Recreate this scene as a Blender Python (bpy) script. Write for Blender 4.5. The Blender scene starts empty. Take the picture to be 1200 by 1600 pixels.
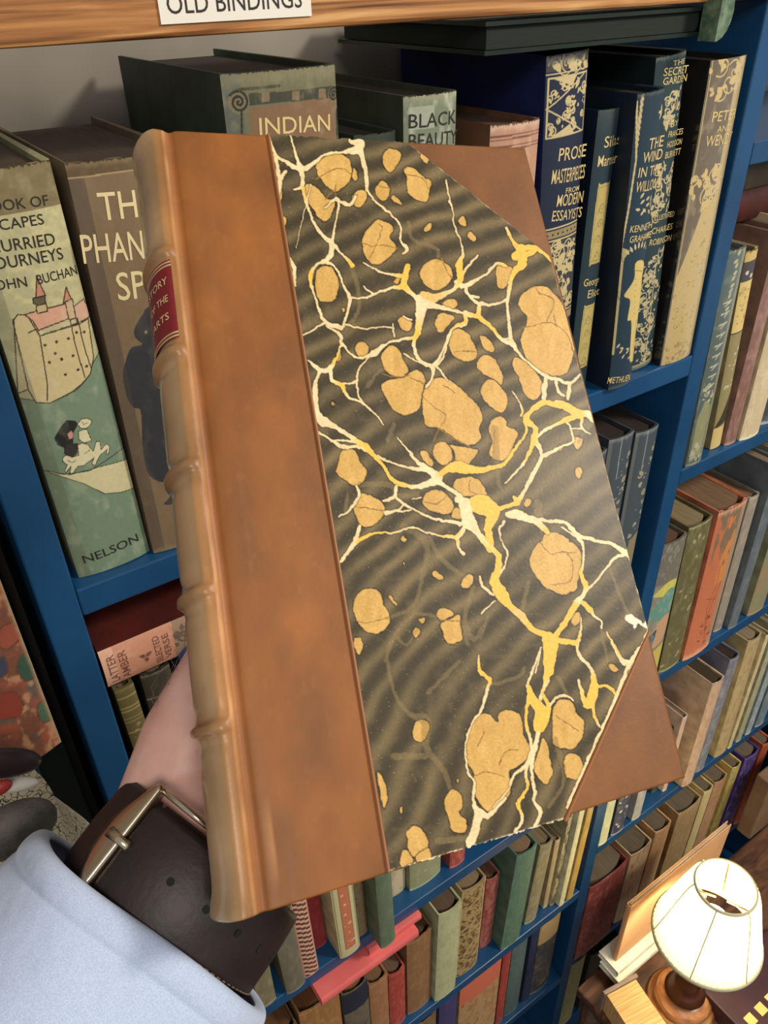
import bpy, bmesh, math, random
import numpy as np
from mathutils import Matrix, Vector
random.seed(7)
# ---------------------------------------------------------------- camera
S = .38            # metres per unit: the bookcase front stands one unit from the lens
CAMZ = 1.80
FPX = 1235.0
AX = np.array([[0.82387771, -0.33633596, 0.45618378],
               [-0.56628614, -0.45532749, 0.6870203],
               [-0.02335662, -0.82435126, -0.56559656]])
sc = bpy.context.scene
cd = bpy.data.cameras.new('camera'); cam = bpy.data.objects.new('camera', cd); sc.collection.objects.link(cam)
cd.sensor_fit = 'VERTICAL'; cd.sensor_height = 36; cd.lens = FPX/1600*36; cd.clip_start = .01; cd.clip_end = 50
M4 = Matrix.Identity(4)
for i in range(3):
    M4[i][0] = AX[i, 0]; M4[i][1] = -AX[i, 1]; M4[i][2] = -AX[i, 2]
M4[2][3] = CAMZ
cam.matrix_world = M4
sc.camera = cam
# ---------------------------------------------------------------- light
sc.view_settings.view_transform = 'Standard'; sc.view_settings.look = 'None'
sc.view_settings.exposure = 0.0; sc.view_settings.gamma = 1; sc.view_settings.use_curve_mapping = False
w = bpy.data.worlds.new('room_air'); sc.world = w; w.use_nodes = True
w.node_tree.nodes['Background'].inputs[0].default_value = (.97, .95, .92, 1)
w.node_tree.nodes['Background'].inputs[1].default_value = .42
def area(name, loc, aim, size, power, col):
    l = bpy.data.lights.new(name, 'AREA'); l.energy = power; l.size = size; l.color = col
    o = bpy.data.objects.new(name, l); sc.collection.objects.link(o); o.location = loc
    o.rotation_euler = (Vector(aim)-Vector(loc)).to_track_quat('-Z', 'Y').to_euler(); return o
area('ceiling_lamp_light', (1.35, -.75, 2.75), (.45, .4, 1.35), .28, 30, (1, .9, .76))
area('ceiling_lamp_light', (-.3, -1.1, 2.6), (.25, .3, 1.5), .5, 12, (1, .92, .82))
# ---------------------------------------------------------------- geometry helpers
def ray(px, py): return AX @ np.array([(px-600)/FPX, (py-800)/FPX, 1.0])
def onY(px, py, Y): r = ray(px, py); return r*Y/r[1]          # units
def onZ(px, py, Z): r = ray(px, py); return r*Z/r[2]
def toW(p): return Vector((p[0]*S, p[1]*S, p[2]*S+CAMZ))
def at(px, py, d):                                            # metres along the view axis
    r = ray(px, py)*d; return Vector((r[0], r[1], r[2]+CAMZ))
def proj(P):                                                  # N x 3 metres -> pixels
    q = np.array(P, float).reshape(-1, 3)-np.array([0, 0, CAMZ]); c = q @ AX
    return c[:, 0]/c[:, 2]*FPX+600, c[:, 1]/c[:, 2]*FPX+800
def lin(c): c = np.asarray(c, float)/255.; return np.where(c <= .04045, c/12.92, ((c+.055)/1.055)**2.4)
def L4(c): l = lin(c); return (float(l[0]), float(l[1]), float(l[2]), 1)
def mesh(name, V, F, m, parent=None, smooth=False, loc=None):
    me = bpy.data.meshes.new(name); me.from_pydata([tuple(v) for v in V], [], F)
    if smooth: me.polygons.foreach_set('use_smooth', [True]*len(me.polygons))
    me.materials.append(m) if m else None
    me.update(); o = bpy.data.objects.new(name, me); sc.collection.objects.link(o)
    if parent: o.parent = parent
    if loc is not None: o.location = loc
    return o
def empty(name, loc=(0, 0, 0), rot=None):
    o = bpy.data.objects.new(name, None); o.empty_display_size = .02; sc.collection.objects.link(o); o.location = loc
    if rot: o.rotation_euler = rot
    return o
def tag(o, label=None, cat=None, group=None, kind=None):
    if label: o['label'] = label
    if cat: o['category'] = cat
    if group: o['group'] = group
    if kind: o['kind'] = kind
    return o
class MB:
    def __init__(s): s.V = []; s.F = []
    def box(s, x0, x1, y0, y1, z0, z1):
        b = len(s.V); s.V += [(x, y, z) for z in (z0, z1) for y in (y0, y1) for x in (x0, x1)]
        s.F += [tuple(b+i for i in f) for f in ((0, 2, 3, 1), (4, 5, 7, 6), (0, 1, 5, 4), (2, 6, 7, 3), (0, 4, 6, 2), (1, 3, 7, 5))]; return s
    def prism(s, pts, f0, f1):      # pts closed ring of 2D, f maps (p) -> 3D at both ends
        b = len(s.V); n = len(pts); s.V += [f0(p) for p in pts]+[f1(p) for p in pts]
        s.F += [tuple(b+i for i in range(n))[::-1], tuple(b+n+i for i in range(n))]
        s.F += [(b+i, b+(i+1) % n, b+n+(i+1) % n, b+n+i) for i in range(n)]; return s
    def rings(s, R, cap=True, closed=True):
        b = len(s.V); n = len(R[0])
        for r in R: s.V += [tuple(p) for p in r]
        for j in range(len(R)-1):
            for i in range(n if closed else n-1):
                k = (i+1) % n; s.F.append((b+j*n+i, b+j*n+k, b+(j+1)*n+k, b+(j+1)*n+i))
        if cap: s.F += [tuple(b+i for i in range(n))[::-1], tuple(b+(len(R)-1)*n+i for i in range(n))]
        return s
    def tube(s, P, rad, n=10):
        P = [Vector(p) for p in P]; rad = [rad]*len(P) if not hasattr(rad, '__len__') else rad
        R = []; up = Vector((0, 0, 1)); pu = None
        for i, p in enumerate(P):
            t = (P[min(i+1, len(P)-1)]-P[max(i-1, 0)]).normalized()
            if pu is None:
                pu = t.cross(up if abs(t.dot(up)) < .9 else Vector((1, 0, 0))).normalized()
            pu = (pu-t*pu.dot(t)).normalized(); q = t.cross(pu)
            R.append([p+(pu*math.cos(a)+q*math.sin(a))*rad[i] for a in [2*math.pi*k/n for k in range(n)]])
        return s.rings(R)
    def build(s, name, m, parent=None, smooth=False, loc=None): return mesh(name, s.V, s.F, m, parent, smooth, loc)
def bevel(o, wd, seg=2):
    b = o.modifiers.new('bevel', 'BEVEL'); b.width = wd; b.segments = seg; b.limit_method = 'ANGLE'; return o
# ---------------------------------------------------------------- materials
MC = {}
def mat(name, col, rough=.6, metal=0, col2=None, scale=30, bump=0, stretch=(1, 1, 1), detail=4, spec=.5, coat=0, ramp=(.35, .65), sheen=0):
    if name in MC: return MC[name]
    m = bpy.data.materials.new(name); m.use_nodes = True; nt = m.node_tree; N = nt.nodes; L = nt.links
    b = N['Principled BSDF']; b.inputs['Roughness'].default_value = rough; b.inputs['Metallic'].default_value = metal
    b.inputs['Base Color'].default_value = L4(col); b.inputs['Specular IOR Level'].default_value = spec
    b.inputs['Coat Weight'].default_value = coat; b.inputs['Coat Roughness'].default_value = .15
    b.inputs['Sheen Weight'].default_value = sheen
    if col2 is not None or bump:
        tc = N.new('ShaderNodeTexCoord'); mp = N.new('ShaderNodeMapping'); mp.inputs['Scale'].default_value = stretch
        L.new(tc.outputs['Object'], mp.inputs['Vector'])
        nz = N.new('ShaderNodeTexNoise'); nz.inputs['Scale'].default_value = scale; nz.inputs['Detail'].default_value = detail
        L.new(mp.outputs['Vector'], nz.inputs['Vector'])
        if col2 is not None:
            cr = N.new('ShaderNodeValToRGB'); cr.color_ramp.elements[0].position = ramp[0]; cr.color_ramp.elements[1].position = ramp[1]
            cr.color_ramp.elements[0].color = L4(col); cr.color_ramp.elements[1].color = L4(col2)
            L.new(nz.outputs['Fac'], cr.inputs['Fac']); L.new(cr.outputs['Color'], b.inputs['Base Color'])
        if bump:
            bp = N.new('ShaderNodeBump'); bp.inputs['Strength'].default_value = bump; bp.inputs['Distance'].default_value = .001
            n2 = N.new('ShaderNodeTexNoise'); n2.inputs['Scale'].default_value = scale*8; n2.inputs['Detail'].default_value = 3
            L.new(mp.outputs['Vector'], n2.inputs['Vector'])
            L.new(n2.outputs['Fac'], bp.inputs['Height']); L.new(bp.outputs['Normal'], b.inputs['Normal'])
    MC[name] = m; return m
def attr_mat(name, rough=.5, grough=.32, coat=0, grain=.12, gscale=400, bump=.1):
    if name in MC: return MC[name]
    m = bpy.data.materials.new(name); m.use_nodes = True; nt = m.node_tree; N = nt.nodes; L = nt.links
    b = N['Principled BSDF']; a = N.new('ShaderNodeAttribute'); a.attribute_name = 'ink'
    tc = N.new('ShaderNodeTexCoord'); nz = N.new('ShaderNodeTexNoise'); nz.inputs['Scale'].default_value = gscale; nz.inputs['Detail'].default_value = 3
    L.new(tc.outputs['Object'], nz.inputs['Vector'])
    mr = N.new('ShaderNodeMapRange'); mr.inputs['To Min'].default_value = 1-grain; mr.inputs['To Max'].default_value = 1+grain
    L.new(nz.outputs['Fac'], mr.inputs['Value'])
    mx = N.new('ShaderNodeVectorMath'); mx.operation = 'SCALE'; L.new(a.outputs['Color'], mx.inputs[0]); L.new(mr.outputs[0], mx.inputs['Scale'])
    L.new(mx.outputs[0], b.inputs['Base Color'])
    g = N.new('ShaderNodeMath'); g.operation = 'MULTIPLY'; g.inputs[1].default_value = .55; L.new(a.outputs['Alpha'], g.inputs[0]); L.new(g.outputs[0], b.inputs['Metallic'])
    r = N.new('ShaderNodeMapRange'); r.inputs['To Min'].default_value = rough; r.inputs['To Max'].default_value = grough
    L.new(a.outputs['Alpha'], r.inputs['Value']); L.new(r.outputs[0], b.inputs['Roughness'])
    b.inputs['Coat Weight'].default_value = coat; b.inputs['Coat Roughness'].default_value = .12
    bp = N.new('ShaderNodeBump'); bp.inputs['Strength'].default_value = bump; bp.inputs['Distance'].default_value = .0006
    L.new(nz.outputs['Fac'], bp.inputs['Height']); L.new(bp.outputs['Normal'], b.inputs['Normal'])
    MC[name] = m; return m
def set_ink(o, C, A):
    n = len(o.data.vertices); at_ = o.data.color_attributes.new('ink', 'FLOAT_COLOR', 'POINT')
    out = np.ones((n, 4), np.float32); out[:, :3] = lin(np.clip(C, 0, 255)); out[:, 3] = A
    at_.data.foreach_set('color', out.ravel())
# ---------------------------------------------------------------- drawing on a surface, in its own millimetres
def vnoise(x, y, seed=0):
    xi = np.floor(x).astype(np.int64); yi = np.floor(y).astype(np.int64); fx = x-xi; fy = y-yi
    fx = fx*fx*(3-2*fx); fy = fy*fy*(3-2*fy)
    def h(a, b):
        v = (a*374761393+b*668265263+seed*2147483629) & 0xffffffff; v = ((v ^ (v >> 13))*1274126177) & 0xffffffff
        return ((v ^ (v >> 16)) & 0xffff)/65535.
    return (h(xi, yi)*(1-fx)+h(xi+1, yi)*fx)*(1-fy)+(h(xi, yi+1)*(1-fx)+h(xi+1, yi+1)*fx)*fy
def fbm(x, y, seed=0, o=3):
    s = 0; a = .5; t = 0
    for k in range(o): s = s+a*vnoise(x*2**k, y*2**k, seed+k); t += a; a *= .5
    return s/t
def smoothpoly(P, n=6):
    P = np.array(P, float); m = len(P); out = []
    for i in range(m):
        a, b, c, d = P[i-1], P[i], P[(i+1) % m], P[(i+2) % m]
        for t in np.arange(n)/n: out.append(.5*((2*b)+(c-a)*t+(2*a-5*b+4*c-d)*t*t+(3*b-a-3*c+d)*t**3))
    return np.array(out)
class Canvas:
    def __init__(s, x, z, base, W=1, H=1):
        s.x = np.asarray(x, float); s.z = np.asarray(z, float); s.W = W; s.H = H
        s.c = np.tile(np.array(base, float), (len(s.x), 1)); s.m = np.zeros(len(s.x))
    def fill(s, k, col, m=0):
        s.c[k] = col; s.m[k] = m
    def blend(s, a, col, m=None):
        a = np.clip(a, 0, 1)
        s.c += (np.array(col, float)-s.c)*a[:, None]
        if m is not None: s.m += (m-s.m)*a
    def box(s, pts, pad):
        P = np.array(pts, float)
        return np.nonzero((s.x > P[:, 0].min()-pad) & (s.x < P[:, 0].max()+pad) & (s.z > P[:, 1].min()-pad) & (s.z < P[:, 1].max()+pad))[0]
    def inside(s, P, I):
        x = s.x[I]; z = s.z[I]; r = np.zeros(len(I), bool); P = np.array(P, float); j = len(P)-1
        for i in range(len(P)):
            a, b = P[i], P[j]
            c = ((a[1] > z) != (b[1] > z)) & (x < (b[0]-a[0])*(z-a[1])/(b[1]-a[1]+1e-12)+a[0]); r ^= c; j = i
        return r
    def dist(s, P, I, closed=False):            # distance to a polyline; third column = half width, subtracted
        x = s.x[I]; z = s.z[I]; best = np.full(len(I), 1e9); P = [tuple(p) for p in P]
        if closed: P = P+[P[0]]
        for a, b in zip(P[:-1], P[1:]):
            dx, dz = b[0]-a[0], b[1]-a[1]; t = np.clip(((x-a[0])*dx+(z-a[1])*dz)/(dx*dx+dz*dz+1e-12), 0, 1)
            d = np.hypot(x-a[0]-t*dx, z-a[1]-t*dz)
            if len(a) > 2: d = d-(a[2]+(b[2]-a[2])*t)
            best = np.minimum(best, d)
        return best
    def poly(s, P, col, m=0, smooth=False, line=None, lw=.3):
        if smooth: P = smoothpoly(P)
        I = s.box(P, 1)
        if not len(I): return
        k = I[s.inside(P, I)]; s.fill(k, col, m)
        if line is not None: s.line(list(map(tuple, P)), lw, line, closed=True)
    def line(s, P, wd, col, m=0, closed=False):
        I = s.box([p[:2] for p in P], wd+max([p[2] for p in P] if len(P[0]) > 2 else [0]))
        if not len(I): return
        d = s.dist(P, I, closed); s.fill(I[d < wd/2], col, m)
    def rect(s, x0, x1, z0, z1, col, m=0): s.fill((s.x > x0) & (s.x < x1) & (s.z > z0) & (s.z < z1), col, m)
    def frame(s, x0, x1, z0, z1, wd, col, m=0): s.line([(x0, z0), (x1, z0), (x1, z1), (x0, z1)], wd, col, m, closed=True)
    def dot(s, x, z, r, col, m=0): s.fill((s.x-x)**2+(s.z-z)**2 < r*r, col, m)
    def spiral(s, x, z, r, turns, wd, col, m=0, sgn=1, a0=0):
        s.line([(x+r*t*math.cos(a0+sgn*turns*6.283*t), z+r*t*math.sin(a0+sgn*turns*6.283*t)) for t in np.linspace(.08, 1, int(14*turns)+4)], wd, col, m)
    def wear(s, amt=.25, col=(150, 140, 120), sc_=6, seed=1):
        n = fbm(s.x/sc_, s.z/sc_*.6, seed); s.blend(np.clip((n-.55)*4, 0, 1)*amt, col)
    def ends(s, col, h=3, amt=.6, seed=3):      # rubbed head and tail
        d = np.minimum(s.z, s.H-s.z)-h*fbm(s.x/2, s.z/9, seed)*1.4; s.blend(np.clip(1-d/h, 0, 1)*amt, col)
    def scroll(s, x0, x1, z0, z1, n, wd, col, m=0, seed=0):   # dense foliate scrolls
        rr = random.Random(seed)
        for k in range(n*2 if n > 6 else n):
            s.leaf(rr.uniform(x0, x1), rr.uniform(z0, z1), rr.uniform(.10, .2)*(x1-x0), rr.uniform(0, 6.28), col, m, .3)
        for k in range(n):
            x = rr.uniform(x0, x1); z = z0+(z1-z0)*(k+.5)/n; r = rr.uniform(.12, .26)*(x1-x0)
            s.spiral(x, z, r, rr.uniform(1, 1.8), wd, col, m, rr.choice((-1, 1)), rr.uniform(0, 6))
            a = rr.uniform(0, 6.28); s.leaf(x, z, r*1.3, a, col, m)
    def leaf(s, x, z, l, a, col, m=0, wd=.28):
        c, q = math.cos(a), math.sin(a); P = []
        for t, o in ((0, 0), (.3, wd), (.65, wd*.9), (1, 0), (.65, -wd*.9), (.3, -wd)):
            P.append((x+l*(t*c-o*q), z+l*(t*q+o*c)))
        s.poly(P, col, m)
# ---------------------------------------------------------------- lettering
GOLD = mat('gilt_lettering', (240, 214, 150), .34, .35)
INK = mat('black_lettering', (38, 34, 28), .6)
CREAM = mat('cream_lettering', (228, 210, 160), .5)
def text_mesh(rows, size_default=4):
    """rows: (string, x centre mm, z baseline mm, cap height mm, target width mm or None, rotation) -> flat verts, faces"""
    V = []; F = []
    for (t, x, z, h, wd, rot) in rows:
        cu = bpy.data.curves.new('t', 'FONT'); cu.body = t; cu.size = 1; cu.resolution_u = 3; cu.offset = .004
        o = bpy.data.objects.new('t', cu); sc.collection.objects.link(o)
        me = bpy.data.meshes.new_from_object(o); P = np.array([v.co[:2] for v in me.vertices])
        P[:, 0] -= (P[:, 0].min()+P[:, 0].max())/2; sy = h/.70; sx = sy if wd is None else wd/(np.ptp(P[:, 0])+1e-9)
        P = P*[sx, sy]; c, q = math.cos(rot), math.sin(rot); P = P @ np.array([[c, q], [-q, c]])
        bm = bmesh.new(); bm.from_mesh(me)
        for v_, p in zip(bm.verts, P): v_.co = (p[0]+x, p[1]+z, 0)
        bmesh.ops.triangulate(bm, faces=bm.faces[:])
        for _ in range(4):                     # short edges, so that letters follow a rounded spine
            es = [e for e in bm.edges if abs(e.verts[0].co.x-e.verts[1].co.x) > 1.0]
            if not es: break
            bmesh.ops.subdivide_edges(bm, edges=es, cuts=1); bmesh.ops.triangulate(bm, faces=[f for f in bm.faces if len(f.verts) > 3])
        bm.verts.index_update(); b = len(V); V += [(v_.co.x, v_.co.y) for v_ in bm.verts]; F += [tuple(b+v_.index for v_ in f.verts) for f in bm.faces]; bm.free()
        bpy.data.objects.remove(o); bpy.data.curves.remove(cu); bpy.data.meshes.remove(me)
    return V, F
# ---------------------------------------------------------------- bookcase
BLUE = mat('blue_paint', (24, 78, 122), .36, col2=(16, 62, 104), scale=14, bump=.08, ramp=(.3, .75))
def shelf_box(name, x0, x1, y0, y1, z0, z1, m, label, cat='shelf', group=None, bev=.0012):
    c = toW(((x0+x1)/2, (y0+y1)/2, (z0+z1)/2)); hx, hy, hz = (x1-x0)/2*S, (y1-y0)/2*S, (z1-z0)/2*S
    o = MB().box(-hx, hx, -hy, hy, -hz, hz).build(name, m, None, loc=c); bevel(o, bev)
    if label: tag(o, label, cat, group)
    return o
BACK = 1.43; FLOORZ = -CAMZ/S
case = empty('bookcase', toW((1.0, 1.2, FLOORZ)))
tag(case, 'tall blue painted wooden bookcase filled with old books', 'bookcase')
def cpart(name, x0, x1, y0, y1, z0, z1, label=None, m=None, bev=.0012):
    o = shelf_box(name, x0, x1, y0, y1, z0, z1, m or BLUE, None, bev=bev); o.location = Vector(o.location)-case.location; o.parent = case
    if label: o['label'] = label
    return o
XA0, XA1, XB0, XB1 = .117, 1.522, 1.575, 3.05
cpart('upright', .063, XA0, 1, BACK, FLOORZ, -.058)
cpart('upright', XA1, XB0, 1, BACK, FLOORZ, -.058)
cpart('upright', XB1, XB1+.053, 1, BACK, FLOORZ, -.058)
SA = [-.741, -1.48, -2.217, -2.945, -3.62, -4.30]
SB = [-.30, -1.068, -1.88, -2.71, -3.535, -4.20]
for z in SA: cpart('shelf', XA0+.0005, XA1-.0005, 1.0 if z > -2 else 1.0, BACK, z-.05, z)
for z in SB: cpart('shelf', XB0+.0005, XB1-.0005, 1.0, BACK, z-.045, z)
cpart('plinth', XA0+.001, XB1-.001, 1.03, 1.06, FLOORZ+.003, -4.36)
WOOD = bpy.data.materials.new('varnished_pine'); WOOD.use_nodes = True
def wood(nt, c1, c2, c3, sx=(3, 30, 60), dist=3, rough=.45):
    N = nt.nodes; L = nt.links; b = N['Principled BSDF']; tc = N.new('ShaderNodeTexCoord'); mp = N.new('ShaderNodeMapping'); mp.inputs['Scale'].default_value = sx
    L.new(tc.outputs['Object'], mp.inputs['Vector']); nz = N.new('ShaderNodeTexNoise'); nz.inputs['Scale'].default_value = 1.6; nz.inputs['Detail'].default_value = 8; nz.inputs['Distortion'].default_value = dist
    L.new(mp.outputs['Vector'], nz.inputs['Vector']); cr = N.new('ShaderNodeValToRGB'); e = cr.color_ramp.elements
    e[0].position = .3; e[0].color = L4(c1); e[1].position = .72; e[1].color = L4(c3); k = e.new(.5); k.color = L4(c2)
    L.new(nz.outputs['Fac'], cr.inputs['Fac']); L.new(cr.outputs['Color'], b.inputs['Base Color']); b.inputs['Roughness'].default_value = rough
    bp = N.new('ShaderNodeBump'); bp.inputs['Strength'].default_value = .25; bp.inputs['Distance'].default_value = .0008; L.new(nz.outputs['Fac'], bp.inputs['Height']); L.new(bp.outputs['Normal'], b.inputs['Normal'])
wood(WOOD.node_tree, (92, 52, 26), (172, 116, 64), (214, 166, 108), sx=(2.2, 30, 60))
board = shelf_box('wooden_board', -.35, 3.1, .99, 1.10, -.058, .03, WOOD, 'varnished pine board across the top of the blue bookcase', 'board', bev=.002)
PAPER = mat('white_paper', (232, 228, 218), .7)
sg = empty('shelf_sign', toW((.61, .985, -.02))); tag(sg, 'white paper sign reading OLD BINDINGS on the pine board', 'sign')
lb = onY(252, 38.5, .988); rb = onY(487, 23, .988)
cx0, cx1 = lb[0]*S-sg.location.x, rb[0]*S-sg.location.x; zb = lb[2]*S+CAMZ-sg.location.z
yb = .9885*S-sg.location.y
MB().box(cx0, cx1, yb-.0003, yb, zb, zb+.020).build('paper', PAPER, sg)
V, F = text_mesh([('OLD BINDINGS', 0, 0, 7.2, (cx1-cx0)*1000*.885, 0)])
xm = (cx0+cx1)/2-.0006
mesh('lettering', [(x/1000+xm, yb-.0004, z/1000+zb+.0036) for x, z in V], F, INK, sg)
# the room
WALL = mat('grey_plaster', (150, 142, 130), .9, col2=(118, 112, 104), scale=9, detail=3)
wb = MB().box(-3, 4, BACK*S+.004, BACK*S+.06, 0, 3).build('wall_back', WALL); tag(wb, kind='structure')
FL = bpy.data.materials.new('dark_floorboards'); FL.use_nodes = True
wood(FL.node_tree, (34, 22, 14), (58, 38, 24), (84, 58, 38), sx=(20, 2, 2))
fl = MB().box(-3, 4, -3, BACK*S+.004, -.05, 0).build('floor', FL); tag(fl, kind='structure')
# ---------------------------------------------------------------- book builder
def page_mat(col): return mat('page_edges_%d_%d_%d' % tuple(col), col, .85, col2=tuple(int(c*.82) for c in col), scale=60, stretch=(14, .5, .5), detail=2)
def cloth(col, rough=.6, coat=0, var=.78):
    return mat('cloth_%d_%d_%d_%d' % (*col, int(rough*100)), col, rough, col2=tuple(int(c*var) for c in col), scale=45, bump=.12, coat=coat)
PAGE = (128, 106, 80)
def sagof(wd): return min(.0030, .11*wd)
def spine_y(x, wd, sag): return sag*(abs(2*x/wd))**2.4
ITEMS = []
def book(label, wd, h, d, loc, ang=0, col=(80, 80, 80), page=PAGE, group=None, deco=None, deco_mat='printed_cover', px=.6, rows=None, tmat=None, rough=.6, coat=0, rotm=None, round_=1.0, rough_top=0, cover_mat=None, name='book', var=.78, seed=None):
    root = empty(name, loc); tag(root, label, 'book', group)
    if rotm is not None: root.rotation_euler = rotm
    else: root.rotation_euler = (0, ang, 0)
    sag = sagof(wd)*round_; t = .0022 if wd > .012 else .0014; nA = 12
    xs = np.linspace(-wd/2, wd/2, nA+1)
    outer = [(x, spine_y(x, wd, sag)) for x in xs]
    inner = [(x*(1-2*t/wd), spine_y(x, wd, sag)+t*.75) for x in xs]
    ring = [(-wd/2, d)]+outer+[(wd/2, d), (wd/2-t, d)]+inner[::-1]+[(-wd/2+t, d)]
    mb = MB(); n = len(ring)
    zs = [0, h*.5, h]
    rr = random.Random(hash(label) % 9999 if seed is None else seed)
    R = []
    for z in zs:
        rg = []
        for (x, y) in ring:
            zz = z
            if z == h and rough_top and y < sag+t and abs(x) < wd*.48: zz = z-rr.random()*rough_top
            rg.append((x, y, zz))
        R.append(rg)
    b = 0; V = [p for r in R for p in r]; F = []
    for j in range(len(zs)-1):
        for i in range(n): k = (i+1) % n; F.append((j*n+i, j*n+k, (j+1)*n+k, (j+1)*n+i))
    m2 = n//2
    for j, flip in ((0, 1), (len(zs)-1, 0)):      # caps as quads between outer and inner
        for i in range(m2-1):
            q = (j*n+i, j*n+i+1, j*n+n-2-i, j*n+n-1-i); F.append(q[::-1] if flip else q)
    cm = cover_mat or cloth(col, rough, coat, var)
    cv = mesh('cover', V, F, cm, root, True)
    cv.data.polygons.foreach_set('use_smooth', [True]*len(F)); e = cv.modifiers.new('edges', 'EDGE_SPLIT'); e.split_angle = .6
    # page block
    pw = wd/2-t-.0003; py0 = t+.0035; psag = sag*1.1+wd*.08
    pr = [(x, py0+psag*(abs(x/pw))**2.2) for x in np.linspace(-pw, pw, 11)]
    pts = pr+[(pw, d-.003), (-pw, d-.003)]
    MB().prism(pts, lambda p: (p[0], p[1], .0025), lambda p: (p[0], p[1], h-.0035)).build('page_block', page_mat(page), root)
    if deco is not None:
        nx = max(6, int(wd*1000/px*1.15)); nz = max(8, int(h*1000/px))
        gx = np.linspace(-wd/2, wd/2, nx+1); gz = np.linspace(0, h, nz+1)
        X, Z = np.meshgrid(gx, gz); X = X.ravel(); Z = Z.ravel(); Y = sag*np.abs(2*X/wd)**2.4-.0003
        if rough_top:
            Z = np.where(Z > h-1e-6, Z-rough_top*vnoise(X*1500, X*0, 5)-.0002, Z)
        c = Canvas((X+wd/2)*1000, Z*1000, col, wd*1000, h*1000); deco(c)
        F2 = [(j*(nx+1)+i, j*(nx+1)+i+1, (j+1)*(nx+1)+i+1, (j+1)*(nx+1)+i) for j in range(nz) for i in range(nx)]
        sp = mesh('spine', np.stack([X, Y, Z], 1), F2, attr_mat(deco_mat) if isinstance(deco_mat, str) else deco_mat, root, True); set_ink(sp, c.c, c.m)
    if rows:
        for row in rows:
            V, F = text_mesh([row])
            VV = [(x/1000-wd/2, spine_y(min(max(x/1000-wd/2, -wd/2), wd/2), wd, sag)-.0005, z/1000) for x, z in V]
            mesh('lettering', VV, F, tmat or GOLD, root)
    ITEMS.append((label, wd, h, d, tuple(loc), ang, rotm is None))
    return root
def place(label, w, tl=None, tr=None, bl=None, br=None, Y=1.02, shelf=None, d=.36, lean=0, h=None, **k):
    """corners given in the photograph are traced back onto the plane of the spines; w in units (None = from tl/tr)"""
    T = onY(*(tl or tr), Y) if (tl or tr) else None
    if bl or br:
        Bt = onY(*(bl or br), Y)
    else:
        Bt = np.array([T[0]-lean*(T[2]-shelf), Y, shelf])
    if w is None:
        w = (onY(*tr, Y)-onY(*tl, Y))[0] if tl and tr else (onY(*br, Y)-onY(*bl, Y))[0]
    if h is not None: T = Bt+np.array([lean*h, 0, h])
    left = bool(tl) if T is not None and (tl or tr) else bool(bl)
    if bl and not tl and tr: pass
    bleft = bool(bl) if (bl or br) else left
    bleft = bool(bl) if (bl or br) else left
    cb = Bt[0]+(w/2 if bleft else -w/2)
    ct = T[0]+(w/2 if left else -w/2) if h is None else cb+lean*h
    lo_, hi_ = (XA0, XA1) if cb < XA1 else (XB0, XB1)
    sl = (ct-cb)/(T[2]-Bt[2])
    cb += (shelf-Bt[2])*sl
    QUEUE.append(dict(label=label, w=w, ct=ct, cb=cb, zt=T[2], Y=Y, shelf=shelf, d=d, lo=lo_, hi=hi_, k=k))
QUEUE = []
def settle():
    """stand every book of a row on its shelf, none inside its neighbour or the uprights"""
    rows = {}
    for q in QUEUE: rows.setdefault((q['shelf'], q['lo']), []).append(q)
    for (_, _), R in rows.items():
        R.sort(key=lambda q: q['cb']+q['ct'])
        for q in R:
            s_ = max(0, q['lo']+.003-(min(q['ct'], q['cb'])-q['w']/2))-max(0, max(q['ct'], q['cb'])+q['w']/2-q['hi']+.003); q['ct'] += s_; q['cb'] += s_
        for p, q in zip(R[:-1], R[1:]):
            zt = min(p['zt'], q['zt']); f_ = lambda r: r['cb']+(r['ct']-r['cb'])*(zt-r['shelf'])/(r['zt']-r['shelf'])
            ov = max(p['cb']+p['w']/2-(q['cb']-q['w']/2), f_(p)+p['w']/2-(f_(q)-q['w']/2))
            if ov > 0:
                for r, sg_ in ((p, -1), (q, 1)): r['w'] -= ov/2; r['cb'] += sg_*ov/4; r['ct'] += sg_*ov/4
    for q in QUEUE: build_book(**q)
def build_book(label, w, ct, cb, zt, Y, shelf, d, lo, hi, k):
    ang = math.atan2(ct-cb, zt-shelf); zb = shelf+.0008+abs(math.sin(ang))*w/2; dz = zt-zb
    H = dz/math.cos(ang)
    W = (w-.003)*S*1000; ca, sa = math.cos(ang), math.sin(ang)
    def P(px, py):
        q = onY(px, py, Y); X = (q[0]-cb)*S*1000; Z = (q[2]-zb)*S*1000
        return (X*ca-Z*sa+W/2, X*sa+Z*ca)
    def PP(pts): return [P(*p[:2])+tuple(p[2:]) for p in pts]
    dc = k.get('deco')
    if dc:
        def dd(c): c.P = P; c.PP = PP; dc(c)
        k['deco'] = dd
    rp = k.pop('rows_px', None)
    if rp:
        rows = list(k.get('rows') or [])
        for (t, a, b_, hp) in rp:
            A = P(*a); B_ = P(*b_); C_ = P(a[0], a[1]-hp)
            rows.append((t, (A[0]+B_[0])/2, (A[1]+B_[1])/2, math.hypot(C_[0]-A[0], C_[1]-A[1]), math.hypot(B_[0]-A[0], B_[1]-A[1]), math.atan2(B_[1]-A[1], B_[0]-A[0])))
        k['rows'] = rows
    return book(label, (w-.003)*S, H*S, d*S, toW((cb, Y, zb)), ang, **k)
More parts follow.
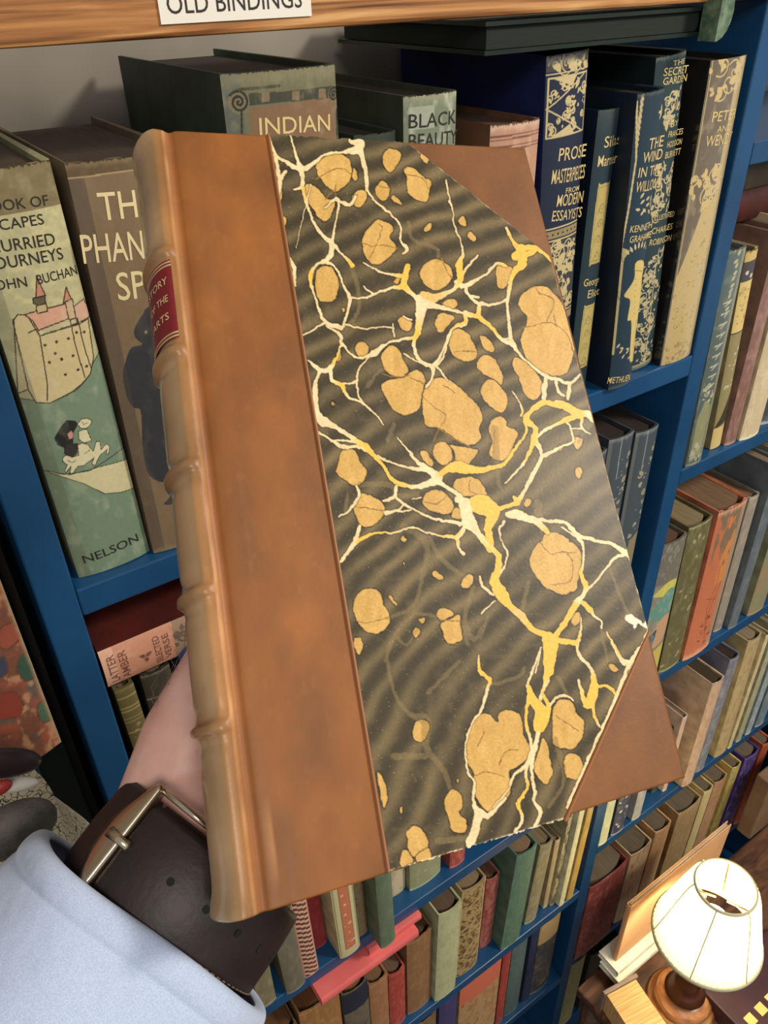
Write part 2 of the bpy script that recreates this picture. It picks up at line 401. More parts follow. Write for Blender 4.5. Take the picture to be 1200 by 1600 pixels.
# ---------------------------------------------------------------- top row, left bay
s1 = SA[0]
def d_castle(c):
    c.c[:] = (176, 172, 132)
    n = fbm(c.x/3, c.z/3, 3, 4); c.blend(np.clip((n-.45)*4, 0, 1)*.5*(c.z > c.H*.62), (212, 204, 150))
    c.rect(-1, 99, c.H-19, c.H+1, (116, 104, 72)); c.blend((c.z > c.H-19)*fbm(c.x/6, c.z/2, 4)*.5, (150, 138, 100))
    c.poly(c.PP([(-40, 640), (30, 625), (57, 627), (60, 630), (78, 629), (105, 617), (118, 610), (132, 597), (142, 585), (146, 570), (158, 552), (290, 960), (60, 960)]), (112, 134, 110), line=(46, 52, 40), lw=.5)
    c.poly(c.PP([(70, 738), (108, 742), (160, 728), (205, 720), (215, 765), (190, 770), (163, 771), (130, 755)]), (200, 192, 150), line=(60, 66, 50), lw=.5)
    c.poly(c.PP([(30, 618), (22, 500), (28, 492), (42, 492), (62, 525), (76, 520), (128, 506), (140, 500), (148, 560), (142, 585), (128, 600), (112, 612), (78, 630), (57, 630), (45, 610)]), (196, 180, 134), line=(56, 46, 32), lw=.6)
    c.poly(c.PP([(38, 492), (62, 484), (105, 474), (108, 498), (80, 508), (60, 516), (50, 500)]), (206, 158, 134), line=(70, 50, 38), lw=.6)
    c.poly(c.PP([(116, 480), (133, 469), (141, 484), (143, 497), (122, 506)]), (204, 160, 138), line=(70, 50, 38), lw=.5)
    for a, b, t in (((56, 465), (71, 462), (57, 432)), ((99, 474), (113, 470), (104, 449))):
        c.poly(c.PP([a, b, t]), (190, 132, 110), line=(70, 44, 34), lw=.6)
    c.poly(c.PP([(51, 466), (70, 462), (71, 474), (62, 478), (52, 474)]), (92, 88, 66), line=(40, 36, 28), lw=.5)
    c.poly(c.PP([(56, 478), (72, 474), (74, 486), (58, 490)]), (190, 172, 128), line=(56, 46, 32), lw=.5)
    c.poly(c.PP([(102, 472), (114, 468), (119, 498), (108, 500)]), (192, 168, 132), line=(56, 46, 32), lw=.5)
    for P_ in ([(110, 500), (118, 540), (133, 590)], [(122, 498), (133, 545), (143, 575)], [(62, 525), (74, 600), (74, 626)], [(20, 500), (34, 560), (45, 608)], [(45, 520), (56, 514), (62, 524)], [(68, 522), (140, 500)]):
        c.line(c.PP(P_), .6, (60, 48, 34))
    for p in ((70, 539), (88, 534), (107, 529), (86, 552), (77, 566), (96, 561), (114, 556), (102, 585), (120, 520), (133, 520), (136, 573), (122, 578)): c.dot(*c.P(*p), .75, (66, 48, 30))
    R3 = lambda s_: c.PP([(float(q.split(',')[0])/2.91, float(q.split(',')[1])/2.91+400) for q in s_.split()]); HW = (210, 202, 164); HL = (44, 40, 32)
    c.poly(R3('248,830 272,782 300,745 342,748 354,764 334,800 332,870 322,905 295,902 290,872 262,862'), (34, 34, 32))
    c.poly(R3('300,858 352,850 350,900 330,912 292,900'), (52, 48, 44), line=HL, lw=.3)
    c.poly(R3('284,922 300,905 330,915 358,905 352,860 370,850 398,856 424,888 438,842 455,846 460,882 484,855 501,868 496,900 484,906 488,880 470,896 455,904 446,922 432,952 416,944 428,916 400,936 380,952 352,956 332,992 318,988 322,958 308,976 300,990 296,976 306,950 288,938'), HW, line=HL, lw=.4)
    c.poly(R3('356,796 394,786 416,838 384,850 358,834'), HW, line=HL, lw=.4); c.poly(R3('350,764 370,740 400,738 419,750 412,766 392,784 366,782'), HW, line=HL, lw=.4); c.line(R3('372,752 380,766 396,758'), .3, HL)
    c.poly(R3('306,806 324,792 334,806 330,830 312,834'), (190, 140, 128), line=HL, lw=.3); c.line(R3('330,905 345,872 338,850'), .35, HL); c.line(R3('384,898 404,884 410,870'), .35, HL); c.line(R3('308,930 330,940 344,928'), .35, HL)
    c.line(c.PP([(75, 738), (100, 742), (140, 735), (196, 702)]), .6, (60, 62, 48))
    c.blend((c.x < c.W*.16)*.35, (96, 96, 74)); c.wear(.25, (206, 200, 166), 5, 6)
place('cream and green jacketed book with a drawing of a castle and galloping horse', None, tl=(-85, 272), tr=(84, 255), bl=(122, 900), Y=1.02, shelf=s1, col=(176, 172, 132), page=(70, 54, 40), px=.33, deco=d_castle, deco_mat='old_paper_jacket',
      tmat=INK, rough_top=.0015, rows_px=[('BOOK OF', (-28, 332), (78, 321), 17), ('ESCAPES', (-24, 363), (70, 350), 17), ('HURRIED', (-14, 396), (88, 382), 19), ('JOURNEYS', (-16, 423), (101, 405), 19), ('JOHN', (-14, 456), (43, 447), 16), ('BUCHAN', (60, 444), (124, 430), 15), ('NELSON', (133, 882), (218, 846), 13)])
def d_spy(c):
    c.c[:] = (124, 104, 78); c.blend(np.clip(fbm(c.x/9, c.z/20, 2)-.35, 0, 1)*.9, (142, 120, 92))
    c.poly(c.PP([(236, 478), (222, 492), (210, 515), (212, 528), (222, 538), (205, 545), (196, 572), (194, 592), (200, 622), (210, 638), (221, 645), (224, 700), (232, 740), (246, 752), (262, 757), (265, 776), (257, 788), (272, 786), (280, 760), (300, 745), (320, 700), (330, 560), (290, 480)]), (52, 54, 58), smooth=True)
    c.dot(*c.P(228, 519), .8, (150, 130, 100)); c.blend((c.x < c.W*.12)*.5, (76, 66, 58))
    c.rect(-1, 99, c.H-6, c.H+1, (100, 82, 58)); c.line([(0, c.H-6.5), (c.W, c.H-5.5)], .7, (170, 148, 110)); c.ends((150, 130, 100), 2, .5)
    c.wear(.2, (150, 130, 102), 7, 9)
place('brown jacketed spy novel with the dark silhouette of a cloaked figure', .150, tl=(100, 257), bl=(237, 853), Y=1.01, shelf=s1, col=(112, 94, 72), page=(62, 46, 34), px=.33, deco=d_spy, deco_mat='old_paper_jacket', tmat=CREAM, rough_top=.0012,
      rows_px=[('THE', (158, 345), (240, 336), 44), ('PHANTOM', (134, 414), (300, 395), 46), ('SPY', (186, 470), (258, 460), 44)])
def d_indian(c):
    c.c[:] = (108, 106, 80); c.rect(-1, 9, -1, 999, (92, 98, 86))
    c.poly(c.PP([(393, 400), (393, 170), (525, 150), (535, 400)]), (128, 98, 70))
    c.poly(c.PP([(390, 166), (390, 146), (440, 143), (523, 134), (523, 153), (440, 160)]), (60, 62, 48))
    for x in (415, 462, 505): c.poly(c.PP([(x-6, 160-(x-415)*.06), (x-6, 145-(x-415)*.06), (x+6, 144-(x-415)*.06), (x+6, 159-(x-415)*.06)]), (126, 106, 80))
    for x, y, r, sg in ((375, 160, 15, 1), (525, 148, 9, -1)):
        a = c.P(x, y); b = c.P(x+r, y); c.dot(a[0], a[1], abs(b[0]-a[0])*1.05, (120, 112, 84)); c.spiral(a[0], a[1], abs(b[0]-a[0]), 2.2, 1.15, (44, 42, 34), 0, sg, 1.2)
    for x in (379, 530): c.line(c.PP([(x, 172), (x+4, 400)]), 1.0, (48, 44, 34))
    c.line(c.PP([(375, 140), (436, 134)]), 1.1, (66, 62, 46)); c.wear(.45, (150, 146, 118), 4, 4); c.ends((140, 132, 104), 5, .6)
place('thick olive book with scroll columns, titled INDIAN, behind the held book', None, tl=(345, 116), tr=(529, 106), Y=1.02, shelf=s1, col=(46, 60, 48), page=(46, 34, 26), px=.33, deco=d_indian, deco_mat='old_paper_jacket', rough_top=.001, d=.38,
      rows_px=[('INDIAN', (406, 211), (518, 204), 27), ('FAIRY', (420, 250), (510, 243), 27)])
place('small dark green book just showing above the marbled cover', None, tl=(556, 213), tr=(625, 208), Y=1.03, shelf=s1, col=(52, 62, 48), page=(40, 30, 22), rough_top=.001)
def d_bb(c):
    c.c[:] = (118, 128, 106); c.ends((160, 160, 130), 4, .6); c.rect(c.W*.08, c.W*.52, c.H-17, c.H-6, (158, 166, 146)); c.wear(.7, (196, 200, 184), 4, 7)  # silver glare painted in as a pale block and pale blotches
place('grey green book with dark block title ending in CK', None, tl=(633, 151), tr=(719, 142), Y=1.02, shelf=s1, col=(62, 68, 52), page=(38, 28, 20), deco=d_bb, deco_mat='glossy_cloth', tmat=INK, rough_top=.0008,
      rows_px=[('BLACK', (641, 201), (716, 193), 22), ('BEAUTY', (641, 232), (718, 224), 22)], d=.39)
def d_pink(c):
    c.c[:] = (186, 142, 118); c.ends((214, 184, 160), 3, .8)
    for z in (7, 9, 13, 15): c.line([(0, c.H-z), (c.W, c.H-z+.5)], .8, (120, 78, 62))
    c.spiral(c.W*.7, c.H-42, 6, 2, .9, (110, 76, 60)); c.poly([(0, c.H-60), (c.W, c.H-56), (c.W, c.H-95), (0, c.H-95)], (206, 170, 110)); c.wear(.4, (220, 196, 170), 5, 2)
place('pale pink book with brown rules at its frayed head', None, tl=(770, 196), tr=(849, 186), Y=1.02, shelf=s1, col=(122, 84, 62), page=(88, 60, 44), deco=d_pink, deco_mat='glossy_cloth', rough_top=.002, d=.33)
NAVY = (26, 38, 62); GL = (222, 202, 150)
def d_prose(c):
    c.c[:] = NAVY; g = GL; x0, x1 = 1.2, c.W-1.2; H = c.H
    z0, z1 = c.P(855, 218)[1], c.P(860, 124)[1]; c.rect(0, c.W, H-9, H-3.5, (70, 70, 72)); c.scroll(2, c.W-2, H-8, H-4, 5, .6, g, .6, 3)
    c.line([(0, H-10.5), (c.W, H-10.5)], .7, g, .6); c.frame(x0+.6, x1, z0, z1, 1, g, .7); xm = (x0+x1)/2; zm = (z0+z1)/2
    c.line([(x0, zm), (x1-2, z1)], .9, g, .7); c.line([(x0, zm), (x1-2, z0)], .9, g, .7)
    c.poly([(x0+4, z1-.5), (xm+6, z1-.5), (xm+2, z1-6)], g, .6); c.poly([(x0+4, z0+.5), (xm+6, z0+.5), (xm+2, z0+6)], g, .6)
    c.scroll(x0+2, xm, zm+4, z1-2, 4, .8, g, .6, 5); c.scroll(x0+2, xm, z0+2, zm-4, 4, .8, g, .6, 6); c.scroll(xm, x1-1, z0+3, z1-3, 9, 1.1, g, .6, 8)
    for s_ in (1, -1): c.spiral(xm, zm+s_*3.2, 3, 1.6, .7, g, .6, s_, 1)
    a = c.P(850, 362)[1]; c.line([(0, a), (c.W, a)], 1, g, .6); c.rect(0, c.W, a-7, a-1.6, (150, 134, 96)); c.line([(0, a-8.4), (c.W, a-8.4)], .8, g, .6)
    for k in range(8): c.dot(1.5+k*c.W/8, a-4.3, .8, NAVY)
    b = a-9; c.rect(0, c.W, b-52, b, (58, 62, 66)); c.scroll(1, c.W-1, b-50, b-2, 22, .9, g, .6, 12)
    for k in range(3): c.spiral(c.W*.45, b-10-k*15, 6.5, 1, .9, g, .6, 1, k)
    c.line([(0, b-53), (c.W, b-53)], 1, g, .6); c.rect(0, c.W, b-60, b-54.5, (150, 134, 96)); c.scroll(1, c.W-1, 4, b-62, 20, .9, g, .6, 14); c.ends((136, 130, 122), 3.5, .9)
place('tall navy book with gilt scroll panels, titled PROSE MASTERPIECES', None, tl=(858, 84), tr=(932, 76), br=(899, 520), Y=1.02, shelf=s1, col=(20, 32, 92), page=(44, 34, 28), px=.33, deco=d_prose, deco_mat='gilt_cloth', rough_top=.0025, d=.40,
      rows_px=[('PROSE', (872, 252), (919, 245), 20), ('MASTERPIECES', (862, 288), (917, 279), 22), ('FROM', (883, 302), (908, 298), 8), ('MODERN', (869, 323), (914, 317), 18), ('ESSAYISTS', (862, 346), (912, 340), 16)])
def d_silas(c):
    c.c[:] = (34, 54, 62)
    for (a, b, p, q) in (((935, 290), (965, 282), (916, 415), (948, 408)), ((914, 478), (945, 470), (892, 580), (926, 588))):
        A, B_, P_, Q = c.P(*a), c.P(*b), c.P(*p), c.P(*q); z1 = (A[1]+B_[1])/2; z0 = P_[1]; xa, xb = c.W*.30, c.W*.93
        c.poly(smoothpoly([(xa, z0+3), (xa, z1-3), (xa+2.5, z1), (xb-2, z1), (xb, z1-3), (xb, z0+3), (xb-2, z0), (xa+2.5, z0)], 4), (206, 186, 116), .5)
        c.frame(xa+1, xb-1, z0+1.6, z1-1.6, .35, (110, 108, 70)); n = int((z1-z0)/11)
        for k in range(n):
            z = z0+5.5+k*11; c.spiral((xa+xb)/2, z, 4, 1.4, .4, (112, 112, 74), 0, 1 if k % 2 else -1, k); c.line([(xa+2, z-4), ((xa+xb)/2, z+3), (xb-2, z-2)], .35, (120, 118, 78))
    c.blend(np.clip(1-(c.H-c.z)/18, 0, 1)*.5, (86, 94, 92)); c.ends((70, 76, 70), 1.5, .8)
place('slim dark teal book with long gilt panels, titled Silas Marner', .082, tr=(984, 166), br=(928, 590), Y=1.02, shelf=s1, col=(22, 38, 48), page=(30, 24, 20), px=.33, deco=d_silas, deco_mat='gilt_cloth', rough=.35,
      rows_px=[('Silas', (943, 231), (972, 225), 17), ('Marner', (934, 261), (966, 255), 17), ('George', (912, 448), (938, 442), 11), ('Eliot', (917, 466), (938, 461), 12)])
def d_willow(c):
    g = GL; c.c[:] = (30, 54, 70); L_ = lambda P_, wd: c.line(c.PP(P_), wd, g, .6)
    L_([(1000, 160), (996, 250), (985, 330), (966, 450), (950, 560)], 1.3)
    rr = random.Random(4)
    for y in range(150, 240, 9):
        for sgn in (1, -1): p = c.P(1002-(y-150)*.12+sgn*4+2, y); c.leaf(p[0], p[1], 5.5, 1.2*sgn*.6+1.2 if sgn > 0 else 2.1, g, .6, .16)
    for k in range(5): p = c.P(1037, 175); c.leaf(p[0], p[1], 4.8, k*1.257+.5, g, .6, .22)
    for k in range(10):
        p = c.P(1000+k % 3*9, 310+k*3); c.leaf(p[0], p[1], 5, rr.uniform(0, 3.1), g, .6, .2)
    c.poly(c.PP([(985, 392), (978, 405), (974, 440), (966, 520), (962, 556), (952, 556), (960, 500), (970, 420), (976, 388)]), (190, 176, 128), .4)
    for k in range(9): p = c.P(984+k*4.5, 398-10*math.sin(k*.4)); c.leaf(p[0], p[1], 5.5, 2.4-k*.25, g, .5, .17)
    for k in range(22): p = c.P(rr.uniform(1008, 1026), rr.uniform(405, 560)); c.leaf(p[0], p[1], rr.uniform(2, 3.4), rr.uniform(0, 6.28), g, .5, .28)
    for k in range(16): p = c.P(rr.uniform(968, 992), rr.uniform(385, 540)); c.line([(p[0], p[1]), (p[0]+1.5, p[1]-5)], .4, (70, 76, 66))
    c.poly(c.PP([(992, 412), (1002, 406), (1010, 412), (1009, 424), (1006, 440), (1008, 470), (1000, 505), (996, 530), (998, 560), (990, 566), (984, 560), (986, 505), (980, 500), (984, 470), (976, 462), (990, 436)]), (228, 204, 128), .5, smooth=True, line=(90, 84, 50), lw=.45)
    c.line(c.PP([(988, 422), (1006, 424)]), .4, (90, 84, 50)); c.line(c.PP([(996, 500), (990, 560)]), .4, (90, 84, 50))
    for y in range(436, 496, 9): c.dot(*c.P(993+(436-y)*.03, y), .4, (80, 74, 44))
    for k in range(9): p = c.P(965+k*3, 545+(k % 3)*8); c.leaf(p[0], p[1], 4.5, rr.uniform(.2, 3), g, .6, .2)
    c.ends((90, 96, 90), 2, .7)
place('dark blue book with a gilt figure in a coat, titled THE WIND IN THE WILLOWS', None, tl=(989, 146), tr=(1044, 140), bl=(945, 603), Y=.985, shelf=s1, col=(18, 34, 52), page=(34, 26, 20), px=.33, deco=d_willow, deco_mat='gilt_cloth', rough_top=.001, d=.38,
      rows_px=[('THE', (1012, 234), (1040, 229), 17), ('WIND', (1003, 255), (1038, 249), 16), ('IN THE', (997, 278), (1036, 271), 15), ('WILLOWS', (993, 301), (1034, 294), 16), ('KENNETH', (985, 364), (1022, 357), 10), ('GRAHAME', (984, 380), (1021, 372), 10), ('METHUEN', (952, 601), (985, 594), 9)])
def d_secret(c):
    g = (212, 196, 152); c.c[:] = (40, 60, 66); z = lambda y: c.P(1050, y)[1]
    c.scroll(c.W*.25, c.W-1, z(190), z(145), 9, .8, g, .6, 3); c.scroll(c.W*.25, c.W-1, z(330), z(252), 14, .8, g, .6, 4)
    c.scroll(c.W*.2, c.W-1, z(545), z(385), 30, .75, g, .6, 5); c.line([(c.W*.6, z(560)), (c.W*.62, z(400))], .8, g, .6); c.rect(0, c.W, 2, 4.5, (190, 170, 120), .5); c.ends((110, 116, 110), 2.2, .8)
place('dark green book with fine gilt flowers, titled THE SECRET GARDEN', None, tl=(1030, 86), tr=(1083, 80), br=(1026, 566), Y=1.022, shelf=s1, col=(22, 34, 38), page=(24, 20, 18), px=.33, deco=d_secret, deco_mat='gilt_cloth', rough_top=.0012, d=.37,
      rows_px=[('THE', (1050, 103), (1073, 99), 8), ('SECRET', (1037, 119), (1079, 114), 12), ('GARDEN', (1036, 133), (1077, 127), 11), ('BY', (1047, 199), (1062, 196), 9), ('FRANCES', (1043, 215), (1071, 210), 9), ('HODGSON', (1041, 231), (1069, 226), 9), ('BURNETT', (1038, 248), (1067, 242), 10), ('ILLUSTRATED', (1021, 345), (1057, 339), 8), ('CHARLES', (1017, 366), (1054, 359), 9), ('ROBINSON', (1014, 384), (1052, 377), 9)])
def d_wendy(c):
    g = (226, 200, 138); c.c[:] = (112, 100, 82); z = lambda y: c.P(1100, y)[1]
    c.rect(c.W*.72, c.W+1, 0, c.H, (196, 172, 120), .3); c.line([(1.6, 0), (1.6, c.H)], .8, g, .6)
    c.scroll(2, c.W-2, z(150), z(105), 8, 1.0, g, .5, 5); c.scroll(2, c.W-2, z(320), z(270), 10, 1.2, g, .5, 6)
    c.poly([(2, z(560)), (2, z(420)), (c.W*.4, z(330)), (c.W-1, z(300)), (c.W-1, z(550))], (214, 188, 128), .4)
    rr = random.Random(5)
    for k in range(46):
        x = rr.uniform(2, c.W-2); zz = rr.uniform(z(555), z(310)); c.spiral(x, zz, rr.uniform(1.5, 3.4), .8, .4, (128, 104, 62), 0, rr.choice((1, -1)), rr.uniform(0, 6))
    for k in range(26): c.spiral(rr.uniform(1, c.W-1), rr.uniform(0, z(520)), 2, 1, .45, (120, 104, 90))
    c.wear(.3, (206, 190, 160), 5, 6)
place('gilt book titled PETER AND WENDY in a clear glossy wrapper beside the blue partition', None, tl=(1112, 94), tr=(1173, 90), br=(1085, 547), Y=1.0, shelf=s1, col=(36, 34, 34), page=(40, 34, 30), px=.33, deco=d_wendy, deco_mat=attr_mat('wrapped_gilt_cloth', .3, .3, coat=1.0), coat=1, rough=.25, d=.37,
      rows_px=[('PETER', (1112, 191), (1153, 185), 15), ('AND', (1119, 207), (1142, 203), 9), ('WENDY', (1102, 230), (1146, 223), 16)])
# dark green book lying across the tops
def lying(label, X0, X1, Y0, Z0, th, dp, spine='front', rz=0, **k):
    """a book on its side; its spine faces the front (runs along X) or the right"""
    if spine == 'front':      # height axis -> X, width axis -> Z
        m = Matrix.Rotation(rz, 4, 'Z') @ Matrix(((0, 0, 1, 0), (0, 1, 0, 0), (-1, 0, 0, 0), (0, 0, 0, 1)))
        loc = (X0, Y0, Z0+th/2); h = X1-X0
    else:                     # spine faces +X, height axis -> Y
        m = Matrix.Rotation(rz, 4, 'Z') @ Matrix(((0, -1, 0, 0), (0, 0, 1, 0), (-1, 0, 0, 0), (0, 0, 0, 1)))
        loc = (X1, Y0, Z0+th/2); h = dp; dp = X1-X0
    return book(label, th*S, h*S, dp*S, toW(loc), rotm=m.to_euler(), **k)
def d_crackle(c):
    c.c[:] = (74, 96, 74); c.wear(.5, (140, 156, 132), 3, 3)
    for k in range(9): c.dot(c.W*.5, 3+k*3.2, 1, (186, 196, 176))
gb = lying('dark green book lying on top of the upright books under the pine board', .86, 1.36, 1.0, -.106, .042, .40, 'right', col=(22, 36, 30), page=(20, 30, 26), rough=.35)  # shadow is put into the near-black green of the pages
hc = MB(); pts_ = [(.008, -.0125)]+[(.008+.011*math.cos(t), .0125*math.sin(t)) for t in np.linspace(-1.45, 1.45, 9)]+[(.008, .0125)]
hc.prism(pts_, lambda p: (-p[1]*1.35-.006, -p[0]*1.25+.0185, -.014), lambda p: (-p[1]*1.35-.006, -p[0]*1.25+.0185, -.0006))
hc = hc.build('headcap', mat('green_crackled_cloth', (70, 96, 74), .3, col2=(120, 140, 116), scale=160), gb)  # paler green than the book, the light on its end painted in
# ---------------------------------------------------------------- second row, left bay
s2 = SA[1]
a = onY(156, 1008, 1.0); b_ = onY(303, 944, 1.0)
def d_pot(c):
    c.c[:] = (200, 142, 116); c.wear(.3, (224, 180, 154), 5, 2); W = c.W
    c.blend((c.z < 8)*.5, (226, 190, 166))
    c.leaf(W*.55, 26, 5, 0, (120, 78, 60)); c.leaf(W*.55, 26, 5, 2.2, (120, 78, 60)); c.leaf(W*.55, 26, 5, -2.2, (120, 78, 60))
    c.poly([(0, 46), (W, 44), (W, 70), (0, 72)], (156, 128, 104)); c.scroll(2, W-2, 46, 68, 6, 1.6, (108, 90, 74), 0, 3)
lying('salmon pink book lying flat on two short books below the blue shelf', a[0]-.006, a[0]+.36, 1.0, -.951, .078, .34, 'front', col=(86, 26, 20), page=(70, 30, 22), deco=d_pot, deco_mat='old_paper_jacket', tmat=mat('brown_lettering', (120, 76, 58), .6),
      rows=[('LATTER', 15.5, 8, 5.0, 22, math.pi/2+math.pi/2), ('AMBER', 15.5, 15, 5.0, 22, math.pi), ('SELECTED', 15.5, 36, 4, 22, math.pi), ('VERSE', 15.5, 42, 4, 20, math.pi)])
def d_ol(c):
    c.c[:] = (104, 94, 58)
    for z in (8, 17, 20, 27, 30, 40): c.line([(0, c.H-z), (c.W, c.H-z)], .9, (176, 158, 104), .5)
    c.scroll(2, c.W-2, c.H-60, c.H-32, 6, .7, (176, 158, 104), .5, 3); c.ends((140, 130, 90), 2, .6)
place('short olive leather book with gilt bands under the salmon book', None, tl=(171, 1064), tr=(207, 1050), Y=1.0, shelf=s2, h=.52, lean=-.02, col=(104, 94, 58), deco=d_ol, deco_mat='gilt_cloth')
def d_dk(c):
    c.c[:] = (62, 56, 46); c.ends((130, 122, 104), 2, .7); c.line([(0, c.H-22), (c.W, c.H-21)], .8, (140, 130, 110))
place('short charcoal book with a worn head under the salmon book', None, tl=(217, 1060), tr=(268, 1043), Y=1.0, shelf=s2, col=(52, 48, 40), deco=d_dk, rough_top=.001)
place('short blue book behind the wrist under the salmon book', .05, tl=(276, 1013), Y=1.0, shelf=s2, col=(52, 66, 116))
def d_silver(seed):
    def f(c):
        c.c[:] = (70, 80, 88); g = (176, 170, 146); c.rect(c.W*.0, c.W*.12, 0, c.H, (100, 104, 104)); c.line([(c.W*.45, c.H*.8), (c.W*.43, c.H)], 1.1, (150, 152, 150))
        c.scroll(c.W*.45, c.W-1, c.H*.2, c.H*.92, 13, 1.5, g, .4, seed); c.poly([(c.W*.35, c.H*.1), (c.W*.95, c.H*.2), (c.W*.95, c.H*.45), (c.W*.5, c.H*.42)], (150, 140, 110), .3); c.ends((150, 152, 150), 3, .6)
    return f
place('slate blue book with silver leaves, nearest the blue partition', None, tl=(997, 679), tr=(1033, 667), Y=1.02, shelf=s2, lean=.0, col=(58, 64, 70), page=(40, 26, 22), deco=d_silver(3), deco_mat='gilt_cloth')
place('slate blue book with silver leaves, second from the partition', None, tl=(955, 690), tr=(994, 680), Y=1.02, shelf=s2, lean=.0, col=(58, 64, 70), page=(40, 26, 22), deco=d_silver(8), deco_mat='gilt_cloth')
place('slate blue book with silver leaves, mostly hidden by the marbled cover', .09, tr=(953, 702), Y=1.02, shelf=s2, lean=.0, col=(58, 64, 70), page=(30, 22, 18), deco=d_silver(13), deco_mat='gilt_cloth')
# ---------------------------------------------------------------- plain decoration for the smaller spines
def gen(base, c2, seed, kind='mottle', c3=None):
    def f(c):
        rr = random.Random(seed); c.c[:] = base; W, H = c.W, c.H
        if kind == 'bands':
            for k in range(5): z = H*(.1+.19*k)+rr.uniform(-2, 2); c.line([(0, z), (W, z)], .9, c2, .4)
            c.rect(1.5, W-1.5, H*.68, H*.86, c3 or c2)
        elif kind == 'panel':
            c.frame(W*.12, W*.9, H*.05, H*.93, 1.2, c2); c.scroll(W*.2, W*.8, H*.1, H*.9, 12, 1.2, c3 or c2, 0, seed)
        elif kind == 'top':
            c.rect(-1, W+1, H*.72, H+1, c2); c.blend((c.z < H*.72)*np.clip((fbm(c.x/5, c.z/7, seed)-.5)*3, 0, 1), c3 or base)
        elif kind == 'leaf':
            for k in range(16): c.leaf(rr.uniform(W*.15, W*.8), rr.uniform(H*.05, H*.95), rr.uniform(4, 8), rr.uniform(0, 6.28), c2, 0)
        n = fbm(c.x/5, c.z/9, seed, 3); c.blend(np.clip((n-.5)*3.5, 0, 1)*(.75 if kind == 'mottle' else .3), c3 if (kind == 'mottle' and c3) else c2)
        if kind == 'mottle': c.blend(np.clip((fbm(c.x/3, c.z/14, seed+5)-.56)*5, 0, 1)*.6, c2)
        c.ends(tuple(min(255, int(v*1.15+14)) for v in c2), 2.5, .6, seed)
    return f
def B(label, base, c2, seed, kind='mottle', c3=None, **k):
    k.setdefault('px', 1.0); k.setdefault('deco_mat', 'old_paper_jacket'); k.setdefault('rough_top', .001)
    k.setdefault('page', (132, 112, 86))
    return place(label, None if 'w' not in k else k.pop('w'), col=base, deco=gen(base, c2, seed, kind, c3), **k)
s3 = SA[2]
B('grey olive book whose foot stands beside the shirt cuff', (122, 114, 88), (150, 142, 112), 1, tl=(392, 1462), tr=(424, 1450), br=(434, 1562), Y=1.0, shelf=s3, h=.45)
B('smooth grey book between the olive book and the basket-weave one', (108, 104, 88), (128, 122, 104), 2, w=.062, bl=(447, 1547), Y=.99, shelf=s3, h=.5, lean=-.02)
def d_weave(c):
    c.c[:] = (214, 168, 146); c.frame(.8, c.W-.8, 1, c.H-1, .8, (190, 140, 120)); n = 3; q = (c.W-3)/n
    i = np.floor((c.x-1.5)/q); z = (c.z-2)/8.4+(i % 2)*.5+(c.x-1.5)/q % 1*.25; k = (np.floor(z*2) % 2 == 0) & (c.x > 1.6) & (c.x < c.W-1.6) & (c.z > 2)
    c.fill(k, (92, 58, 48))
place('narrow pink book with a brown basket-weave pattern', .052, bl=(472, 1524), Y=1.0, shelf=s3, h=.52, lean=-.02, col=(200, 150, 128), deco=d_weave, deco_mat='old_paper_jacket', px=.5)
B('crimson cloth book between basket-weave and cream panelled books', (140, 44, 48), (160, 70, 66), 3, w=.052, bl=(496, 1505), Y=1.05, shelf=s3, h=.5, lean=-.02)
def d_cp(c):
    c.c[:] = (206, 198, 156); W, H = c.W, c.H; c.frame(1.2, W-1.2, 3, H-2, .9, (160, 150, 100)); c.rect(W*.27, W*.73, 14, H-4, (200, 120, 88)); c.frame(W*.27, W*.73, 14, H-4, .8, (150, 120, 70)); c.scroll(W*.3, W*.7, 16, H-6, 10, .8, (226, 206, 160), 0, 3)
    for z in (5, 8, 11): c.line([(2, z), (W-2, z)], .5, (170, 160, 110))
place('cream book with an ornate orange spine panel', .088, bl=(527, 1497), Y=.985, shelf=s3, h=.5, lean=-.025, col=(206, 198, 156), deco=d_cp, deco_mat='gilt_cloth')
B('olive book with a dull red spine panel next to the cream one', (140, 132, 96), (150, 82, 62), 5, 'panel', (160, 84, 66), w=.07, bl=(553, 1474), Y=1.01, shelf=s3, h=.5, lean=-.02)
B('plain grey green book jutting out over the pink pamphlets', (98, 114, 92), (112, 126, 104), 6, w=.072, bl=(585, 1482), Y=.945, shelf=s3, h=.5, lean=-.02, kind='mottle')
B('cream book with a green leafy band under the marbled cover', (206, 190, 160), (120, 128, 74), 7, 'top', w=.062, bl=(609, 1427), Y=1.05, shelf=s3, h=.30, lean=0)
B('mossy green jacketed book with a pale leaf under the marbled cover', (150, 152, 114), (180, 194, 146), 8, 'leaf', (90, 94, 64), w=.115, bl=(642, 1402), Y=1.03, shelf=s3, h=.48, lean=0)
B('red book whose foot peeks out under the marbled cover', (164, 72, 58), (196, 120, 104), 9, w=.06, bl=(704, 1352), Y=1.02, shelf=s3, h=.45, lean=0)
